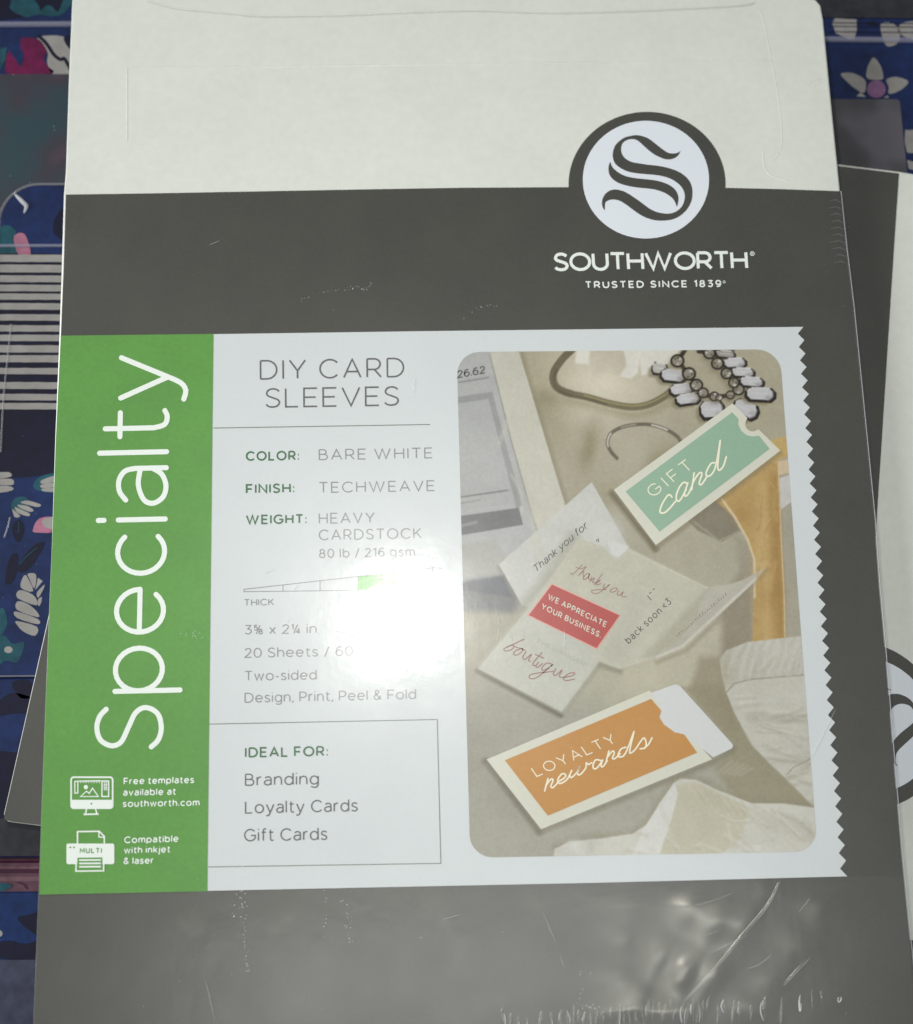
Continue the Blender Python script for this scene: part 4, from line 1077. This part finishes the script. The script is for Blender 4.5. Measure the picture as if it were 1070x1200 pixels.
for pc in (((150, 611), (195, 615), (186, 690), (160, 640)), ((125, 628), (145, 624), (180, 706), (112, 686)), ((100, 702), (140, 706), (190, 736), (198, 782), (94, 742)), ((95, 760), (150, 774), (200, 816), (205, 846), (92, 806)), ((84, 814), (205, 856), (203, 884), (92, 850)), ((88, 866), (200, 897), (190, 946), (130, 926), (96, 892)), ((205, 632), (231, 651), (190, 700)), ((242, 669), (226, 711), (205, 741), (200, 711)), ((205, 752), (226, 736), (221, 771), (208, 786))):
    c_ = np.mean(np.array(pc, float), axis=0)
    m.flat(crom(L3(*pc), 3, True) if len(pc) > 3 else L3(*pc), z3, 1)
m.flat(crom(L3((60, 245), (80, 203), (130, 195), (165, 225), (140, 260), (80, 280)), 4, True), z3, 2)
for pc in (((110, 225), (150, 215), (220, 236), (205, 250), (150, 238)), ((95, 238), (150, 245), (182, 268), (160, 276), (110, 255)), ((80, 250), (110, 262), (160, 285), (150, 300), (95, 280)), ((66, 262), (85, 275), (110, 300), (80, 305))):
    m.flat(crom(L3(*pc), 3, True), z3 + 3e-5, 1)
for pc in (((-10, 65), (50, 62), (60, 85), (-10, 95)), ((-10, 100), (62, 98), (76, 118), (60, 132), (-10, 128)), ((-10, 136), (62, 140), (66, 160), (-10, 172))):
    m.flat(crom(L3(*pc), 3, True), z3 + 3e-5, 1)
m.flat(crom(L3((180, 130), (215, 88), (300, 70), (300, 168), (205, 160)), 4, True), z3, 2)
for pc in (((225, 105), (300, 80), (300, 110), (230, 125)), ((222, 130), (300, 118), (300, 140), (230, 148)), ((225, 152), (300, 146), (300, 166), (240, 166))):
    m.flat(crom(L3(*pc), 3, True), z3 + 3e-5, 1)
m.flat(crom(L3((178, 372), (212, 312), (300, 308), (300, 382), (195, 388)), 3, True), z3, 4); m.flat(crom(L3((225, 330), (240, 314), (300, 306), (300, 366), (245, 360)), 3, True), z3 + 3e-5, 1)
for pc in (((242, 440), (180, 460), (112, 540), (100, 602), (150, 590), (205, 520)), ((92, 500), (50, 530), (28, 662), (70, 652), (96, 580)), ((70, 342), (110, 320), (132, 370), (102, 440), (68, 400))):
    m.flat(crom(L3(*pc), 4, True), z3, 0)
m.stroke(crom(L3((105, 560), (150, 510), (200, 470)), 4), 0.8, z3 + 4e-5, 2); m.stroke(crom(L3((100, 330), (102, 370), (95, 390)), 4), 0.8, z3 + 4e-5, 2)
for pc in (((-10, 820), (20, 800), (40, 880), (10, 940), (-10, 930)), ((-10, 960), (30, 950), (70, 990), (130, 980), (120, 1040), (90, 1090), (30, 1080), (-10, 1100))):
    m.flat(crom(L3(*pc), 4, True), z3, 2)
m.flat(ell(45 / 4.615, 540 + 1022 / 4.615, 5, 4, 0, 340, 14), z3 + 3e-5, 1)
m.build("printed_pattern", PAL, o)
arch(-3, 288, 430, 287, ZS + 0.0002, 0.0005, "clear_ridge", o, B_rib)
m = MB()
m.tube([W(x, y, ZS + 0.0001) for x, y in [(430, 214.5)] + rc + [(-3, 400)]], 0.0004, 8)
m.build("clear_case_edge", B_line, o, smooth=True, weld=True)
for c_ in (crom([(13, 380), (9, 420), (4, 470), (1, 530)], 5), crom([(12, 606), (9, 618), (5, 630)], 5), [(-6, 792.5), (150, 791)]):
    m = MB(); m.tube([W(x, y, ZS + 0.0002) for x, y in c_], 0.00028, 6)
    m.build("clear_case_crease", B_line, o, smooth=True, weld=True)
for x, y in ((27, 511), (43, 661), (42, 602), (18, 465), (60, 452), (4, 700), (30, 640)):
    m = MB(); m.bead(W(x, y, ZS + 0.0002), 0.00014); m.build("film_fleck", B_line, o)
m = MB()   # bent corner of the clear case, its lamp highlight put in as milky white
m.tube([W(x, y, ZS + 0.0002) for x, y in crom([(17, 227), (22, 232), (28, 238), (31, 242), (28, 250)], 5)], 0.0007, 8, 0, True)
m.build("case_corner_fold", film_mat("case_fold_film", 0.6, 0.35), o, smooth=True, weld=True)

# lower left: navy book, then plum pages and blue cover
o = book("floral_notebook", "dark navy notebook at left under the grey corner of the turned pack", [(-160, 794.5), (430, 790), (430, 1004), (-160, 1006)], ZN, 0.006, B_navy)
m = MB()
m.flat(crom([(-20, 842), (0, 820), (16, 812), (40, 818), (60, 826), (60, 838), (20, 836)], 3, True), z1, 0)
m.flat(crom([(14, 800), (34, 797), (40, 815), (24, 818)], 3, True), z1, 0)
m.flat([(-160, 884), (0, 880), (80, 888), (80, 960), (-160, 958)], z1, 0)
m.flat([(-160, 960), (430, 958), (430, 1003), (-160, 1003)], z1 + 2e-5, 7)
m.build("printed_pattern", PAL + [B_char], o)
o = book("floral_notebook", "blue notebook with striped plum page edges at the bottom left corner", [(-160, 1046), (430, 1042), (430, 1330), (-160, 1330)], ZN, 0.006, B_blue)
m = MB()
ys = [1004.5, 1009, 1012, 1016, 1019, 1024, 1028, 1033, 1038, 1045.5]
for k in range(9):
    za, zb = ZN - 0.004 + k * 0.00042, ZN - 0.004 + (k + 0.7) * 0.00042
    m.up([W(-160, ys[k], za), W(430, ys[k] - 2, za), W(430, ys[k + 1] - 2, zb), W(-160, ys[k + 1], zb)], (0, 1, 0, 2, 1, 0, 2, 0, 0)[k])
m.flat(crom([(-4, 1036), (8, 1035), (14, 1039), (4, 1044), (-4, 1044)], 3, True), ZN - 0.0003, 3); m.stroke(crom([(20, 1034), (27, 1036), (32, 1042)], 4), 1.6, ZN - 0.0003, 1)
m.build("page_edges", [B_plum, nb_mat("dark_plum_pages", (66, 40, 54)), nb_mat("rose_pages", (104, 78, 86)), B_teal], o)
m = MB()
m.flat(crom([(20, 1076), (34, 1072), (48, 1068), (60, 1080), (50, 1098), (34, 1090)], 3, True), z1, 0)
m.flat(ell(-1, 1094, 4, 4, 0, 340, 12), z1, 1)
m.flat(crom([(-10, 1108), (10, 1102), (30, 1106), (60, 1100), (60, 1124), (-10, 1122)], 3, True), z1, 0)
m.build("printed_pattern", PAL, o)
slab("slate_sheet", [(-150, 1126), (425, 1122), (425, 1325), (-150, 1325)], ZN + 0.0004, 0.0003, B_grey, o, 0.0002)

# ------------------------------------------------------------------ surface underneath
ORG = Vector((0, 0, ZN - 0.0066))
m = MB()
s = 0.6
m.poly([Vector((-s, -s, ORG.z)), Vector((s, -s, ORG.z)), Vector((s, s, ORG.z)), Vector((-s, s, ORG.z))])
tbl = m.build("table_top", print_mat("dark_table_top", (44, 44, 54), coat=0.4))
tbl["kind"] = "structure"
